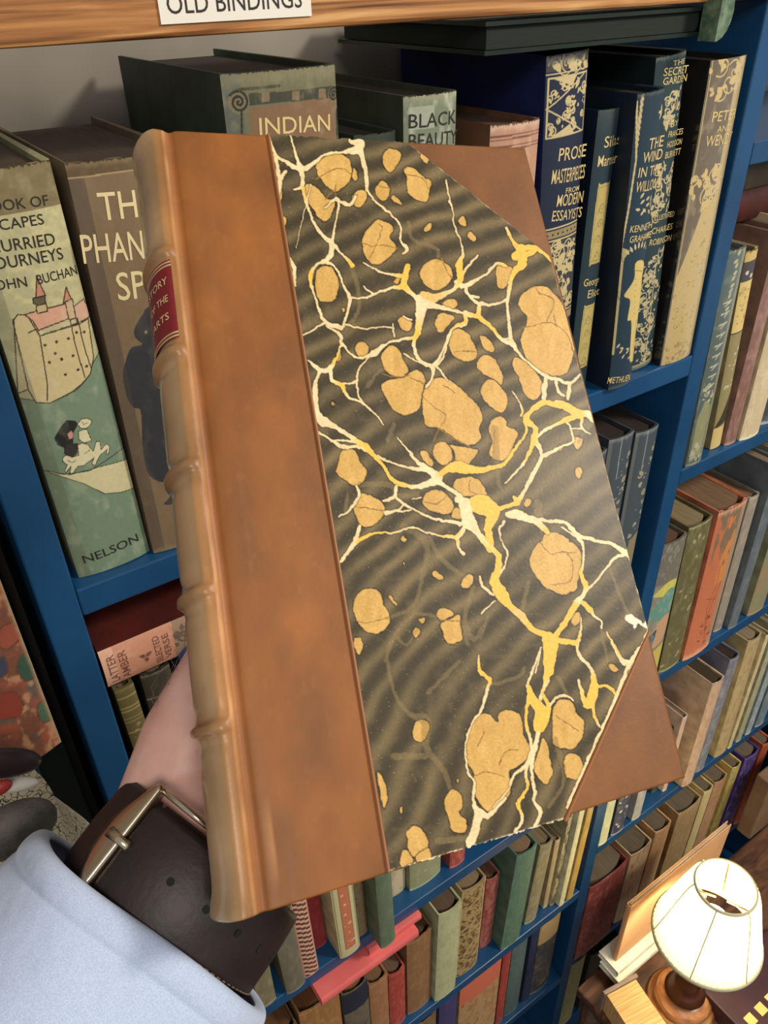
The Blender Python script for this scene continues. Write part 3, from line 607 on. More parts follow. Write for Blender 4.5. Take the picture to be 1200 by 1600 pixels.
# ---------------------------------------------------------------- fourth row, left bay (from the cuff to the partition)
s4 = SA[3]; s5 = SA[4]
B('tan book with a brown page top beside the shirt cuff', (150, 108, 66), (176, 134, 86), 11, tl=(468, 1590), tr=(533, 1562), Y=1.02, shelf=s4, page=(120, 74, 40))
B('brown book at the cuff end of the lower shelf', (110, 84, 52), (134, 104, 66), 12, w=.10, tr=(466, 1600), Y=1.02, shelf=s4, page=(110, 72, 40))
B('navy and grey book among brown ones below the pink pamphlets', (110, 100, 84), (38, 42, 58), 13, 'top', tl=(536, 1560), tr=(568, 1540), Y=1.02, shelf=s4, page=(132, 92, 58), w=.10)
B('light brown book left of the red one below the pink pamphlets', (156, 110, 74), (176, 130, 92), 14, tl=(574, 1546), tr=(612, 1522), w=.085, Y=1.02, shelf=s4, page=(124, 90, 60))
B('rusty red cloth book below the pink pamphlets', (166, 66, 56), (190, 100, 84), 15, tl=(606, 1530), tr=(634, 1504), w=.07, Y=1.02, shelf=s4, page=(110, 84, 62))
B('brown leather book left of the celery green one', (142, 104, 70), (160, 122, 86), 16, tl=(637, 1478), tr=(674, 1454), w=.11, Y=1.02, shelf=s4, page=(90, 60, 40))
B('celery green jacketed book with a white board edge', (186, 188, 148), (164, 170, 128), 17, tl=(683, 1437), tr=(724, 1409), bl=(677, 1568), Y=1.0, shelf=s4, page=(96, 76, 58), rough=.5)
def d_gilt2(c):
    c.c[:] = (172, 148, 104); c.scroll(1, c.W-1, 3, c.H-3, 46, .8, (108, 84, 50), 0, 4); c.line([(.8, 0), (.8, c.H)], .9, (206, 186, 136)); c.line([(c.W-.8, 0), (c.W-.8, c.H)], .9, (206, 186, 136))
place('tan book covered in fine brown ornament beside the celery green one', None, tl=(724, 1398), tr=(762, 1373), bl=(713, 1532), Y=1.02, shelf=s4, col=(172, 148, 104), deco=d_gilt2, deco_mat='gilt_cloth', page=(140, 118, 88))
B('mottled pink and crimson book left of the teal one', (170, 110, 94), (140, 54, 56), 19, tl=(762, 1379), tr=(790, 1361), bl=(747, 1503), Y=1.05, shelf=s4, page=(110, 76, 56))
B('teal green cloth book with a pale spine edge', (86, 118, 100), (110, 140, 120), 20, tl=(803, 1346), tr=(843, 1317), bl=(779, 1484), Y=1.0, shelf=s4, page=(132, 108, 80))
B('grey tan book right of the teal one', (140, 132, 104), (170, 160, 128), 21, tl=(846, 1325), tr=(868, 1306), bl=(818, 1458), Y=1.02, shelf=s4, page=(130, 110, 82))
B('dusty beige book with a worn narrow spine', (176, 156, 118), (196, 178, 140), 22, w=.05, bl=(845, 1437), Y=1.03, shelf=s4, h=.50, lean=.02)
B('cream book blotched with black in the brightly lit row', (188, 176, 134), (52, 48, 38), 23, w=.058, bl=(855, 1413), Y=1.02, shelf=s4, h=.60, lean=.03)
B('thin ivory book in the brightly lit row', (226, 220, 180), (206, 198, 150), 24, w=.040, bl=(874, 1403), Y=1.0, shelf=s4, h=.60, lean=.03)
B('ochre book leaning against the partition', (196, 164, 92), (176, 142, 72), 25, w=.036, bl=(889, 1394), Y=1.0, shelf=s4, h=.56, lean=.035)
# row five, left bay
B('purple blue book on the lowest visible shelf', (66, 62, 110), (80, 74, 124), 31, tl=(688, 1571), tr=(718, 1541), Y=1.02, shelf=s5, page=(120, 96, 70))
B('brown book left of the purple one on the lowest visible shelf', (120, 92, 64), (146, 116, 84), 32, w=.10, tr=(684, 1580), Y=1.02, shelf=s5, page=(124, 104, 72))
B('tan book with a salmon label on the lowest visible shelf', (176, 148, 104), (206, 112, 88), 33, 'top', (150, 96, 74), tl=(721, 1543), tr=(787, 1494), Y=1.02, shelf=s5, page=(40, 34, 28))
B('narrow red book on the lowest visible shelf', (154, 62, 56), (176, 84, 72), 34, tl=(788, 1490), tr=(802, 1479), Y=1.02, shelf=s5)
B('teal grey book on the lowest visible shelf', (84, 104, 104), (96, 116, 114), 35, tl=(804, 1474), tr=(829, 1457), Y=1.02, shelf=s5)
B('narrow navy book on the lowest visible shelf', (38, 46, 74), (52, 60, 90), 36, tl=(833, 1456), tr=(846, 1448), Y=1.02, shelf=s5)
B('navy book with a tan gilt spine next to the partition foot', (60, 62, 70), (172, 148, 104), 37, 'top', (120, 108, 84), tl=(847, 1448), tr=(880, 1422), Y=1.02, shelf=s5)
# pink pamphlets resting on the fourth row
PINK = mat('pink_cloth', (232, 116, 112), .5, col2=(216, 96, 96), scale=20)
a = onY(500, 1545, .99); b_ = onY(655, 1452, .97); zt = -2.395
for i, (X0, X1, Y0, Z0, th, lab, rz) in enumerate(((a[0]-.01, b_[0]-.005, .965, -2.340, .040, 'thick pink pamphlet lying across the tops of the books, nearer one', .0), (a[0]+.16, b_[0]+.02, .985, -2.299, .031, 'pink pamphlet lying behind and above the other pink one', .0))):
    lying(lab, X0, X1, Y0, Z0, th, .12, 'front', rz=rz, col=(232, 116, 112), page=(222, 130, 122), cover_mat=PINK, round_=1.2, group='pink pamphlets')
# ---------------------------------------------------------------- right bay
t1 = SB[1]; t2 = SB[2]; t3 = SB[3]; t4 = SB[4]; t5 = SB[5]
def d_vert(c):
    g = (196, 190, 156); c.c[:] = (92, 108, 106); W, H = c.W, c.H; c.rect(W*.72, W+1, -1, H+1, (140, 140, 118))
    rr = random.Random(2)
    for k in range(10): c.leaf(W*.35+rr.uniform(-2, 2), H*.97-k*5.2, 6, rr.uniform(.2, 1.2), g, .3)
    for k in range(9): z = H*.78-k*H*.047; c.line([(W*.22, z), (W*.6, z+1.2)], 1.6, g); c.line([(W*.3+k % 2*2, z-3), (W*.5, z)], 1.3, g)
    c.poly([(W*.1, H*.02), (W*.7, H*.06), (W*.7, H*.30), (W*.3, H*.34), (W*.1, H*.25)], (150, 150, 112)); c.scroll(W*.1, W*.7, H*.32, H*.42, 5, 1.1, g, 0, 3); c.scroll(W*.1, W*.7, 4, H*.12, 6, 1, (190, 192, 170), 0, 5); c.wear(.4, (170, 170, 150), 5, 2); c.ends((170, 164, 136), 2, .7)
place('grey green book with a pale leafy design right of the partition', None, tl=(1138, 393), tr=(1167, 386), bl=(1070, 729), Y=1.0, shelf=t1, col=(120, 124, 110), deco=d_vert, deco_mat=attr_mat('wrapped_cloth', .35, .3, coat=.8), page=(40, 30, 24), rough_top=.002)
def d_yel(c):
    c.c[:] = (150, 138, 96); W, H = c.W, c.H; c.rect(-1, W+1, H*.62, H*.86, (218, 194, 126)); c.rect(-1, W+1, H*.86, H*.95, (78, 76, 80)); c.rect(-1, W+1, H*.95, H, (206, 180, 116)); c.rect(-1, W+1, -1, H*.12, (212, 188, 124)); c.line([(0, H*.62), (W, H*.62)], 1.2, (60, 52, 40)); c.poly([(0, H*.12), (W, H*.14), (W*.9, H*.3), (W*.3, H*.17)], (62, 56, 42))
    c.scroll(1, W-1, H*.66, H*.84, 7, .6, (176, 150, 90), 0, 3)
    rr = random.Random(4)
    for k in range(15): c.dot(rr.uniform(2, W-2), rr.uniform(H*.32, H*.58), rr.uniform(.8, 1.8), (196, 186, 160))
    c.dot(W*.3, H*.9, 1.8, (210, 200, 190)); c.dot(W*.7, H*.88, 2, (210, 200, 190))
place('buff and yellow book with white blossoms, second right of the partition', None, tl=(1168, 392), tr=(1192, 385), bl=(1109, 711), Y=1.02, shelf=t1, col=(150, 138, 96), deco=d_yel, deco_mat='old_paper_jacket', page=(60, 46, 34), rough_top=.003)
B('mauve brown book in a glossy wrapper on the right bay shelf', (140, 104, 92), (176, 140, 132), 43, w=.075, bl=(1129, 700), Y=1.01, shelf=t1, h=.555, lean=.0, deco_mat=MC['wrapped_cloth'])
B('cream book at the right edge of the picture above the blue shelf', (206, 188, 150), (222, 208, 176), 44, w=.10, bl=(1156, 684), Y=1.0, shelf=t1, h=.557, lean=.0)
B('slate book with white marks cut off by the right edge of the picture', (70, 76, 84), (190, 196, 200), 45, w=.08, bl=(1190, 668), Y=1.02, shelf=t1, h=.55, kind='leaf')
for i, (z, th, col, lab) in enumerate(((-.505, .07, (74, 22, 18), 'dark maroon book lying on the books right of the partition'), (-.433, .055, (96, 84, 62), 'dull tan book lying on the maroon one right of the partition'))):
    lying(lab, 1.66, 2.25, 1.10, z, th, .30, 'front', col=col, page=(70, 56, 42))
# make the row under the lying books reach them
def d_gr(c):
    c.c[:] = (136, 134, 120); W, H = c.W, c.H; c.c[c.z > H*.74] = (116, 112, 102)
    for P_, col in (([(0, .68), (.5, .74), (1, .70), (.7, .64), (.2, .66)], (206, 200, 96)), ([(0, .56), (.6, .68), (1, .62), (.9, .5), (.1, .5)], (100, 150, 138)), ([(0, .3), (.5, .48), (1, .46), (.8, .3)], (200, 156, 120)), ([(0, .02), (1, .05), (1, .26), (.1, .2)], (198, 184, 92)), ([(.1, .36), (.4, .42), (.3, .28)], (60, 96, 108))):
        c.poly([(x*W, z*H) for x, z in P_], col, smooth=True)
    c.wear(.6, (176, 172, 156), 4, 3)
place('colourful torn jacket book beside the blue partition, right bay', None, tl=(1037, 856), tr=(1077, 829), br=(1026, 1056), Y=1.0, shelf=t2, col=(110, 104, 92), deco=d_gr, deco_mat='old_paper_jacket', page=(92, 66, 44))
B('olive cloth book with pale green speckles', (104, 98, 66), (164, 168, 120), 52, 'leaf', tl=(1080, 826), tr=(1121, 798), br=(1063, 1043), Y=1.0, shelf=t2, page=(136, 118, 86))
def d_or(c):
    c.c[:] = (196, 116, 82); W, H = c.W, c.H; c.blend((c.x > W*.45)*(c.z > H*.5)*.8, (212, 140, 74)); c.blend(((c.z > H*.62) & (c.x > W*.1))*np.clip((fbm(c.x/6, c.z/12, 4)-.4)*5, 0, 1), (128, 110, 88)); c.blend((c.x > W*.78)*.8, (160, 146, 128))
    for P_ in ([(.5, .62), (.55, .5), (.4, .35), (.5, .2)], [(.7, .5), (.5, .3), (.6, .1)], [(.3, .42), (.7, .38)]): c.line([(x*W, z*H) for x, z in P_], .8, (104, 66, 44))
    c.scroll(W*.3, W*.8, H*.05, H*.3, 5, .8, (128, 72, 50), 0, 3); c.ends((226, 170, 140), 6, .8)
place('terracotta book with a frayed head and dark drawn plant', None, tl=(1125, 802), tr=(1172, 780), br=(1106, 1023), Y=.99, shelf=t2, col=(196, 116, 82), deco=d_or, deco_mat='old_paper_jacket', page=(120, 92, 66), rough_top=.004)
B('dusty white and grey book next to the terracotta one', (150, 142, 128), (176, 166, 150), 54, tl=(1173, 779), tr=(1192, 769), br=(1127, 998), Y=1.02, shelf=t2, page=(110, 84, 60))
B('plain slate blue book on the middle shelf of the right bay', (98, 108, 116), (118, 128, 134), 55, w=.062, bl=(1137, 984), Y=1.0, shelf=t2, h=.64, lean=.0)
B('grey green book with pinkish patches at the right edge of the picture', (140, 140, 108), (170, 130, 104), 56, w=.10, bl=(1168, 968), Y=1.0, shelf=t2, h=.64)
# third shelf, right bay
B('pinkish beige jacketed book with an open hollow top', (206, 176, 150), (180, 146, 122), 61, w=.072, bl=(1073, 1211), Y=.985, shelf=t3, h=.50, page=(64, 50, 30))
B('dull pink book behind the open topped beige jacket', (176, 140, 122), (190, 156, 138), 62, w=.03, bl=(1093, 1200), h=.62, Y=1.03, shelf=t3, page=(84, 66, 50))
B('violet and silver book on the third shelf', (120, 122, 136), (160, 162, 168), 63, w=.062, bl=(1090, 1200), h=.60, Y=1.0, shelf=t3, page=(52, 36, 30), deco_mat='glossy_cloth')
B('cream mottled book left of the thin pale ones', (190, 172, 126), (170, 140, 110), 64, tl=(1169, 1006), tr=(1192, 998), br=(1136, 1178), Y=1.0, shelf=t3, page=(140, 124, 98))
B('thin cream book on the third shelf', (206, 190, 150), (224, 212, 180), 65, w=.034, bl=(1138, 1166), Y=1.0, shelf=t3, h=.62)
B('thin grey green book on the third shelf', (166, 164, 134), (186, 186, 160), 66, w=.04, bl=(1153, 1153), Y=1.0, shelf=t3, h=.62)
B('pale blue book on the third shelf', (140, 160, 166), (190, 200, 200), 67, w=.045, bl=(1169, 1138), Y=1.0, shelf=t3, h=.62)
B('blue and white speckled book at the right edge of the third shelf', (110, 130, 140), (200, 206, 200), 68, w=.07, bl=(1185, 1126), Y=1.0, shelf=t3, h=.62, kind='leaf')
B('pale green book just right of the partition below the held book', (190, 196, 160), (214, 214, 184), 71, w=.05, bl=(936, 1322), Y=1.0, shelf=t3, h=.6)
B('navy and white book below the held book', (50, 56, 84), (206, 204, 190), 72, w=.075, bl=(955, 1311), Y=1.0, shelf=t3, h=.6, kind='leaf')
B('dove grey book below the corner of the held book', (150, 150, 156), (180, 180, 184), 73, w=.055, bl=(986, 1291), Y=1.0, shelf=t3, h=.6)
B('dark green book below the corner of the held book', (54, 70, 66), (74, 90, 84), 74, w=.05, bl=(1009, 1273), Y=1.04, shelf=t3, h=.5)
B('small pinkish white book below the corner of the held book', (206, 176, 160), (224, 206, 190), 75, w=.04, bl=(1028, 1256), Y=1.02, shelf=t3, h=.5)
# fourth shelf, right bay
TP = (112, 98, 78)
B('fat maroon leather book with a rounded page top near the lamp', (140, 64, 60), (178, 120, 108), 81, tl=(921, 1393), tr=(984, 1336), Y=.99, shelf=t4, page=TP, h=None)
B('pale flowered book with a red foot near the lamp', (222, 200, 160), (190, 84, 76), 82, tl=(988, 1340), tr=(1023, 1308), Y=1.0, shelf=t4, page=TP, kind='mottle', c3=(206, 176, 140))
B('peach cloth book near the lamp', (214, 170, 122), (228, 192, 150), 83, tl=(1026, 1304), tr=(1054, 1277), Y=1.0, shelf=t4, page=TP)
B('tan speckled book between the peach and the yellow books', (186, 156, 108), (206, 180, 136), 84, tl=(1062, 1275), tr=(1098, 1249), Y=1.0, shelf=t4, page=TP)
B('pale yellow book under the end of the white shelf edge', (226, 206, 140), (236, 220, 170), 85, tl=(1102, 1240), tr=(1118, 1226), Y=1.0, shelf=t4, page=TP)
B('tan and rose book right of the pale yellow one', (200, 160, 116), (180, 130, 104), 86, tl=(1119, 1226), tr=(1140, 1208), Y=1.0, shelf=t4, page=TP)
B('thin yellow and green book left of the purple one', (222, 194, 110), (140, 160, 120), 87, tl=(1146, 1203), tr=(1163, 1186), Y=1.0, shelf=t4, page=TP)
B('bright purple book with white lettering patches', (82, 62, 146), (170, 160, 196), 88, tl=(1166, 1188), tr=(1190, 1168), Y=1.0, shelf=t4, page=TP)
B('orange red book right of the purple one', (196, 96, 66), (216, 140, 100), 89, w=.07, tl=(1194, 1166), Y=1.0, shelf=t4, page=TP)
# fifth shelf, right bay
B('olive book low down beside the partition foot', (150, 146, 96), (170, 166, 120), 91, w=.10, tl=(891, 1513), Y=1.0, shelf=t5, page=(50, 40, 30))
B('dark brown book low down with a silver edge', (54, 44, 38), (76, 66, 56), 92, w=.09, tl=(925, 1496), Y=1.0, shelf=t5, page=(70, 56, 44))
B('black book low down near the white pamphlets', (30, 26, 26), (54, 50, 48), 93, w=.08, tl=(952, 1478), Y=1.0, shelf=t5, page=(50, 40, 34))
settle()
# ---------------------------------------------------------------- lamp on its little table
d0 = 1.10
TT = -3.30                    # table top height, units
LB = onZ(1062, 1566, TT); lampx, lampy = LB[0]*S, LB[1]*S
ztop = TT*S+CAMZ
TABLE = bpy.data.materials.new('dark_walnut'); TABLE.use_nodes = True; wood(TABLE.node_tree, (52, 34, 24), (88, 58, 40), (120, 84, 60), sx=(4, 20, 20), rough=.35)
tb = empty('side_table', (lampx+.12, lampy-.02, 0)); tag(tb, 'small dark wooden table carrying the lamp and books', 'table')
bevel(MB().box(-.228, .27, -.15, .12, ztop-.022, ztop).build('tabletop', TABLE, tb), .003)
for sx in (-.205, .25):
    for sy in (-.13, .10): MB().tube([(sx, sy, 0.001), (sx, sy, ztop-.022)], [.012, .016], 12).build('leg', TABLE, tb, True)
lamp = empty('table_lamp', (lampx, lampy, ztop)); tag(lamp, 'lit table lamp with a pleated cream shade and turned wooden foot', 'lamp')
def lathe(name, prof, m, parent, n=64, fn=None, cap=False, closed_prof=False):
    R = [[((r+(fn(a, r, z) if fn else 0))*math.cos(a), (r+(fn(a, r, z) if fn else 0))*math.sin(a), z) for a in [2*math.pi*k/n for k in range(n)]] for r, z in prof]
    return MB().rings(R, cap).build(name, m, parent, True)
SH0 = .188; SHH = .116          # shade foot height above the table, shade height
TURN = bpy.data.materials.new('turned_wood'); TURN.use_nodes = True; wood(TURN.node_tree, (112, 66, 36), (168, 112, 70), (206, 160, 112), sx=(6, 6, 60), rough=.3)
lathe('base', [(.0, .0), (.046, .0), (.048, .006), (.043, .012), (.039, .016), (.040, .022), (.033, .028), (.022, .033), (.0, .034)], TURN, lamp)
DKW = mat('dark_turned_wood', (74, 38, 22), .3)
lathe('stem', [(.0, .033), (.024, .033), (.028, .040), (.021, .050), (.015, .058), (.018, .07), (.014, .085), (.022, .10), (.020, .12), (.012, .135), (.009, .15), (.009, .19), (.0, .191)], DKW, lamp)
shm = bpy.data.materials.new('lit_pleated_silk'); shm.use_nodes = True; nt = shm.node_tree; N = nt.nodes; L = nt.links
for n_ in list(N): N.remove(n_)
out = N.new('ShaderNodeOutputMaterial'); tr = N.new('ShaderNodeBsdfTranslucent'); df = N.new('ShaderNodeBsdfDiffuse'); mx = N.new('ShaderNodeMixShader'); ad = N.new('ShaderNodeAddShader'); em = N.new('ShaderNodeEmission')
tr.inputs[0].default_value = L4((236, 228, 186)); df.inputs[0].default_value = L4((240, 236, 206)); mx.inputs[0].default_value = .68
em.inputs[0].default_value = L4((255, 246, 205)); em.inputs[1].default_value = .22
L.new(tr.outputs[0], mx.inputs[1]); L.new(df.outputs[0], mx.inputs[2]); L.new(mx.outputs[0], ad.inputs[0]); L.new(em.outputs[0], ad.inputs[1]); L.new(ad.outputs[0], out.inputs[0])
prof = []
RT, RB = .0365, .0685
for k in range(25):
    t = k/24; prof.append((RT+(RB-RT)*(t**.6*.72+t**2*.28 if t > 0 else 0), SH0+SHH*(1-t)))
lathe('shade', prof, shm, lamp, 360, fn=lambda a, r, z: (.0012*math.sin(a*60)+.0004*math.sin(a*137))*(1 if z < SH0+SHH-.004 else 0))
RIM = mat('shade_trim', (206, 200, 164), .8)
def hoop(name, r, z, th, m):
    MB().rings([[((r+th*math.cos(b))*math.cos(a), (r+th*math.cos(b))*math.sin(a), z+th*1.8*math.sin(b)) for b in [2*math.pi*j/8 for j in range(8)]] for a in [2*math.pi*k/64 for k in range(65)]], cap=False).build(name, m, lamp, True)
hoop('trim', RT, SH0+SHH, .0016, RIM); hoop('trim', RB, SH0, .0022, RIM)
for k in range(6):
    a = k*math.pi/3+.35; MB().tube([((r+.001)*math.cos(a), (r+.001)*math.sin(a), z) for r, z in prof], .0007, 6).build('rib', mat('shade_cord', (150, 142, 110), .8), lamp, True)
BRASS = mat('brass', (150, 120, 70), .35, .9)
for k in range(3):
    a = k*2.094+.5; MB().tube([(.008*math.cos(a), .008*math.sin(a), SH0+SHH-.022), (RT*math.cos(a), RT*math.sin(a), SH0+SHH-.004)], .0012, 8).build('spider_arm', BRASS, lamp, True)
bm_ = bpy.data.materials.new('glowing_bulb'); bm_.use_nodes = True; bb = bm_.node_tree.nodes['Principled BSDF']; bb.inputs['Emission Color'].default_value = L4((255, 240, 205)); bb.inputs['Emission Strength'].default_value = 12
lathe('bulb', [(.0, .192), (.010, .192), (.014, .202), (.021, .218), (.020, .230), (.012, .240), (.0, .243)], bm_, lamp, 24)
lg = bpy.data.lights.new('bulb_light', 'POINT'); lg.energy = 2.6; lg.shadow_soft_size = .028; lg.color = (1, .88, .66)
lo = bpy.data.objects.new('bulb_light', lg); sc.collection.objects.link(lo); lo.parent = lamp; lo.location = (0, 0, SH0+.052)
bpy.data.objects['bulb'].visible_shadow = True
# ---------------------------------------------------------------- things around the lamp
Yc = .80
def P2(px, py, Y): q = onY(px, py, Y); return q
ORG = mat('orange_card', (214, 158, 112), .6, col2=(226, 178, 132), scale=12)
q0 = P2(985, 1422, Yc); q1 = P2(966, 1498, Yc); q2 = P2(1118, 1330, Yc)
ob = book('orange covered book standing face out behind the lamp', .0075, (q0[2]-q1[2])*S+.01, .22, toW((q0[0]+.01, Yc, q1[2]-.01)), 0, col=(214, 158, 112), page=(222, 206, 180), cover_mat=ORG)
ob.rotation_euler = (0, 0, -math.pi/2); ob.location.x = q0[0]*S; ob.location.y = Yc*S+.00375
V, F = text_mesh([('II', 40, 60, 8, 7, 0), ('TALES', 70, 42, 7, 40, 0)])
zb0 = q1[2]-.01; base_z = toW((0, 0, zb0)).z
mesh('lettering', [(.0040, .03+x/1000*.9, z/1000*.5+.005) for x, z in V], F, mat('rust_lettering', (156, 84, 44), .6), ob)
CR = (236, 232, 214)
bz = zb0
for i, (th, lab) in enumerate(((.030, 'white edged book lying under the orange one'), (.034, 'lower white edged book under the orange one'))):
    bz -= th+.002
    lying(lab, q1[0]-.035-.01*i, q1[0]+.50, Yc-.035-.02*i, bz, th, .10, 'front', col=(240, 236, 222), var=.95, page=CR, rough=.4, group='white books under the orange one')
below = bz
k_ = 0
while bz-.075 > TT+.004:
    bz -= .075; k_ += 1
    lying(['grey brown book in the pile left of the lamp', 'dusky pink book in the pile left of the lamp', 'dark book in the pile left of the lamp', 'brown book near the bottom of the pile left of the lamp', 'bottom book of the pile left of the lamp'][k_-1], q1[0]+.035+.012*k_, q1[0]+.48, Yc-.01-.01*k_, bz, .073, .19, 'front', col=[(128, 104, 88), (150, 112, 100), (70, 54, 46), (120, 90, 66), (84, 60, 48)][k_-1], page=(150, 120, 96))
pile_gap = bz-TT
# cream page edges of a thick book at the bottom edge of the picture
HH = .050; zt_ = TT+HH/S
e0 = onZ(948, 1553, zt_)*S; e1 = onZ(1021, 1513, zt_)*S; W_ = float(np.hypot(*(e1-e0)[:2]))*.66; rz_ = math.atan2(e1[1]-e0[1], e1[0]-e0[0])
tk = empty('book', (e0[0], e0[1], ztop), (0, 0, rz_)); tag(tk, 'very thick upright book at the bottom edge, its cream page tops lit by the lamp', 'book')
PG = mat('lamplit_page_edges', (226, 190, 132), .8, col2=(196, 152, 96), scale=40, stretch=(.4, 14, 1), detail=3)
GB = mat('grey_brown_board', (140, 120, 108), .55)
bevel(MB().box(-.003, W_+.002, 0, .006, 0, HH).build('board', GB, tk), .0015); bevel(MB().box(-.003, W_+.002, -.086, -.080, 0, HH).build('board', GB, tk), .0015)
MB().box(.001, W_-.003, -.0795, -.0005, .001, HH-.004).build('page_block', PG, tk)
# dark purple book with gold squares, bottom right corner
g0 = onZ(1150, 1588, TT+.10)
gq = empty('book', (g0[0]*S, g0[1]*S-.03, ztop)); tag(gq, 'dark plum book with gold squares on its cover in the bottom right corner', 'book')
PL = mat('plum_cloth', (66, 30, 36), .5, col2=(50, 22, 30), scale=20)
gq.location.x += .052; gq.location.y -= .022; bevel(MB().box(-.06, .12, -.08, .10, 0, .036).build('cover', PL, gq), .002)
GS = mat('gold_squares', (222, 190, 110), .45)
mb = MB()
for i in range(5):
    for j in range(5):
        x, y = -.045+i*.024, -.065+j*.024; mb.box(x, x+.014, y, y+.014, .036, .0364)
mb.build('gold_squares', GS, gq)
# brown relief-covered album standing at the right edge
r0 = P2(1174, 1246, .86); r1 = P2(1135, 1385, .86)
al = empty('album', toW((r1[0]+.015, .86, 0))); al.location.z = ztop
hh = r0[2]*S+CAMZ-ztop
BRN = mat('brown_album_leather', (142, 116, 90), .55, col2=(120, 94, 72), scale=24, bump=.2)
o = MB().box(0, .22, -.004, .022, 0, hh).build('cover', BRN, al); bevel(o, .003)
EMB = mat('embossed_leather', (112, 86, 66), .5)
rg = []
for k in range(33):
    a = 2*math.pi*k/32; rg.append((.075+.030*math.cos(a), -.004, hh-.085+.042*math.sin(a)))
MB().tube(rg, .0022, 8).build('embossed_oval', EMB, al, True)
MB().tube([(.06, -.004, hh-.105), (.07, -.004, hh-.08), (.085, -.004, hh-.07), (.08, -.004, hh-.095), (.09, -.004, hh-.11)], .003, 8).build('embossed_flourish', EMB, al, True)
tag(al, 'brown leather album with an embossed oval standing at the right edge', 'album')
ls = empty('book', (al.location.x+.12, al.location.y-.07, ztop)); tag(ls, 'streaky brown book lying against the foot of the brown album', 'book')
bevel(MB().box(-.06, .1, -.03, .05, 0, .008).build('cover', mat('streaked_board', (120, 84, 66), .5), ls), .001); bevel(MB().box(-.06, .1, -.03, .05, .034, .042).build('cover', mat('streaked_board', (120, 84, 66)), ls), .001)
MB().box(-.056, .1, -.027, .05, .008, .034).build('page_block', mat('streaked_pages', (170, 150, 120), .8, col2=(110, 92, 70), scale=50, stretch=(1, 1, 14)), ls)
# ---------------------------------------------------------------- painted things left of the bookcase
fv = bpy.data.materials.new('painted_flowers')
pa = P2(0, 905, .93); pb = P2(88, 1138, .93)
pr_ = empty('painted_panel', toW((pa[0]+.03, .93, 0))); pr_.location.z = 0.001
tag(pr_, 'tall panel painted with red flowers and green leaves left of the bookcase', 'painted panel')
zt2 = (P2(-40, 800, .93)[2])*S+CAMZ; zb2 = pb[2]*S+CAMZ
# panel right edge passes through both traced points
xr0 = pa[0]; xr1 = pb[0]; 
wx = .20; nx, nz = 200, 330
gx = np.linspace(-wx, 0, nx+1); z0_, z1_ = zb2-.012, zt2+.1
gz = np.linspace(z0_, z1_, nz+1); X, Z = np.meshgrid(gx, gz); X = X.ravel(); Z = Z.ravel()
def xedge(z): return (xr1+(xr0-xr1)*((z-CAMZ)/S-pb[2])/(pa[2]-pb[2]))*S
pr_.location.x = xedge((z0_+z1_)/2); pr_.location.y = .93*S
ex = np.array([xedge(z) for z in Z])-pr_.location.x
ZZ = Z+.006*np.sin(X*60)*(Z <= z0_+1e-6)
c = Canvas((X+wx)*1000, (Z-z0_)*1000, (132, 84, 66), wx*1000, (z1_-z0_)*1000)
n1 = fbm(c.x/9, c.z/9, 3, 4); c.blend(np.clip((n1-.48)*6, 0, 1), (168, 92, 70)); n2 = fbm(c.x/7, c.z/12, 9, 4); c.blend(np.clip((n2-.55)*7, 0, 1)*.8, (92, 96, 92)); n3 = fbm(c.x/4, c.z/7, 15, 3); c.blend(np.clip((n3-.6)*7, 0, 1)*.8, (206, 160, 120))
def loc_(px, py): q = P2(px, py, .93); return (q[0]*S-pr_.location.x-(xedge(q[2]*S+CAMZ)-pr_.location.x)+wx)*1000, (q[2]*S+CAMZ-z0_)*1000
for pts, col in (([(30, 1030), (42, 1022), (54, 1040), (55, 1058), (42, 1066), (28, 1052)], (64, 92, 76)), ([(62, 1100), (78, 1096), (86, 1120), (70, 1130), (60, 1118)], (84, 112, 88)), ([(-10, 1090), (20, 1082), (36, 1100), (30, 1120), (0, 1124), (-20, 1110)], (150, 66, 54)), ([(0, 985), (22, 975), (30, 1000), (10, 1016), (-8, 1005)], (166, 88, 68)), ([(-4, 1035), (8, 1028), (12, 1052), (-6, 1060)], (70, 76, 96))):
    c.poly([loc_(*p) for p in pts], col, smooth=True, line=(110, 70, 50), lw=.8)
c.blend(np.clip(1-(wx*1000-c.x)/2.2, 0, 1), (190, 160, 122))
F = [(j*(nx+1)+i, j*(nx+1)+i+1, (j+1)*(nx+1)+i+1, (j+1)*(nx+1)+i) for j in range(nz) for i in range(nx)]
fp = mesh('painted_face', np.stack([X+ex, X*0-.0004, ZZ], 1), F, attr_mat('oil_paint', .5, bump=.5, gscale=250), pr_, True); set_ink(fp, c.c, c.m)
mb = MB(); b0 = xedge(z0_)-pr_.location.x; b1 = xedge(z1_)-pr_.location.x
mb.prism([(-wx+b0, z0_), (b0, z0_), (b1, z1_), (-wx+b1, z1_)], lambda p: (p[0], 0, p[1]), lambda p: (p[0], .014, p[1])); mb.build('board', mat('brown_board', (84, 62, 44), .7), pr_)
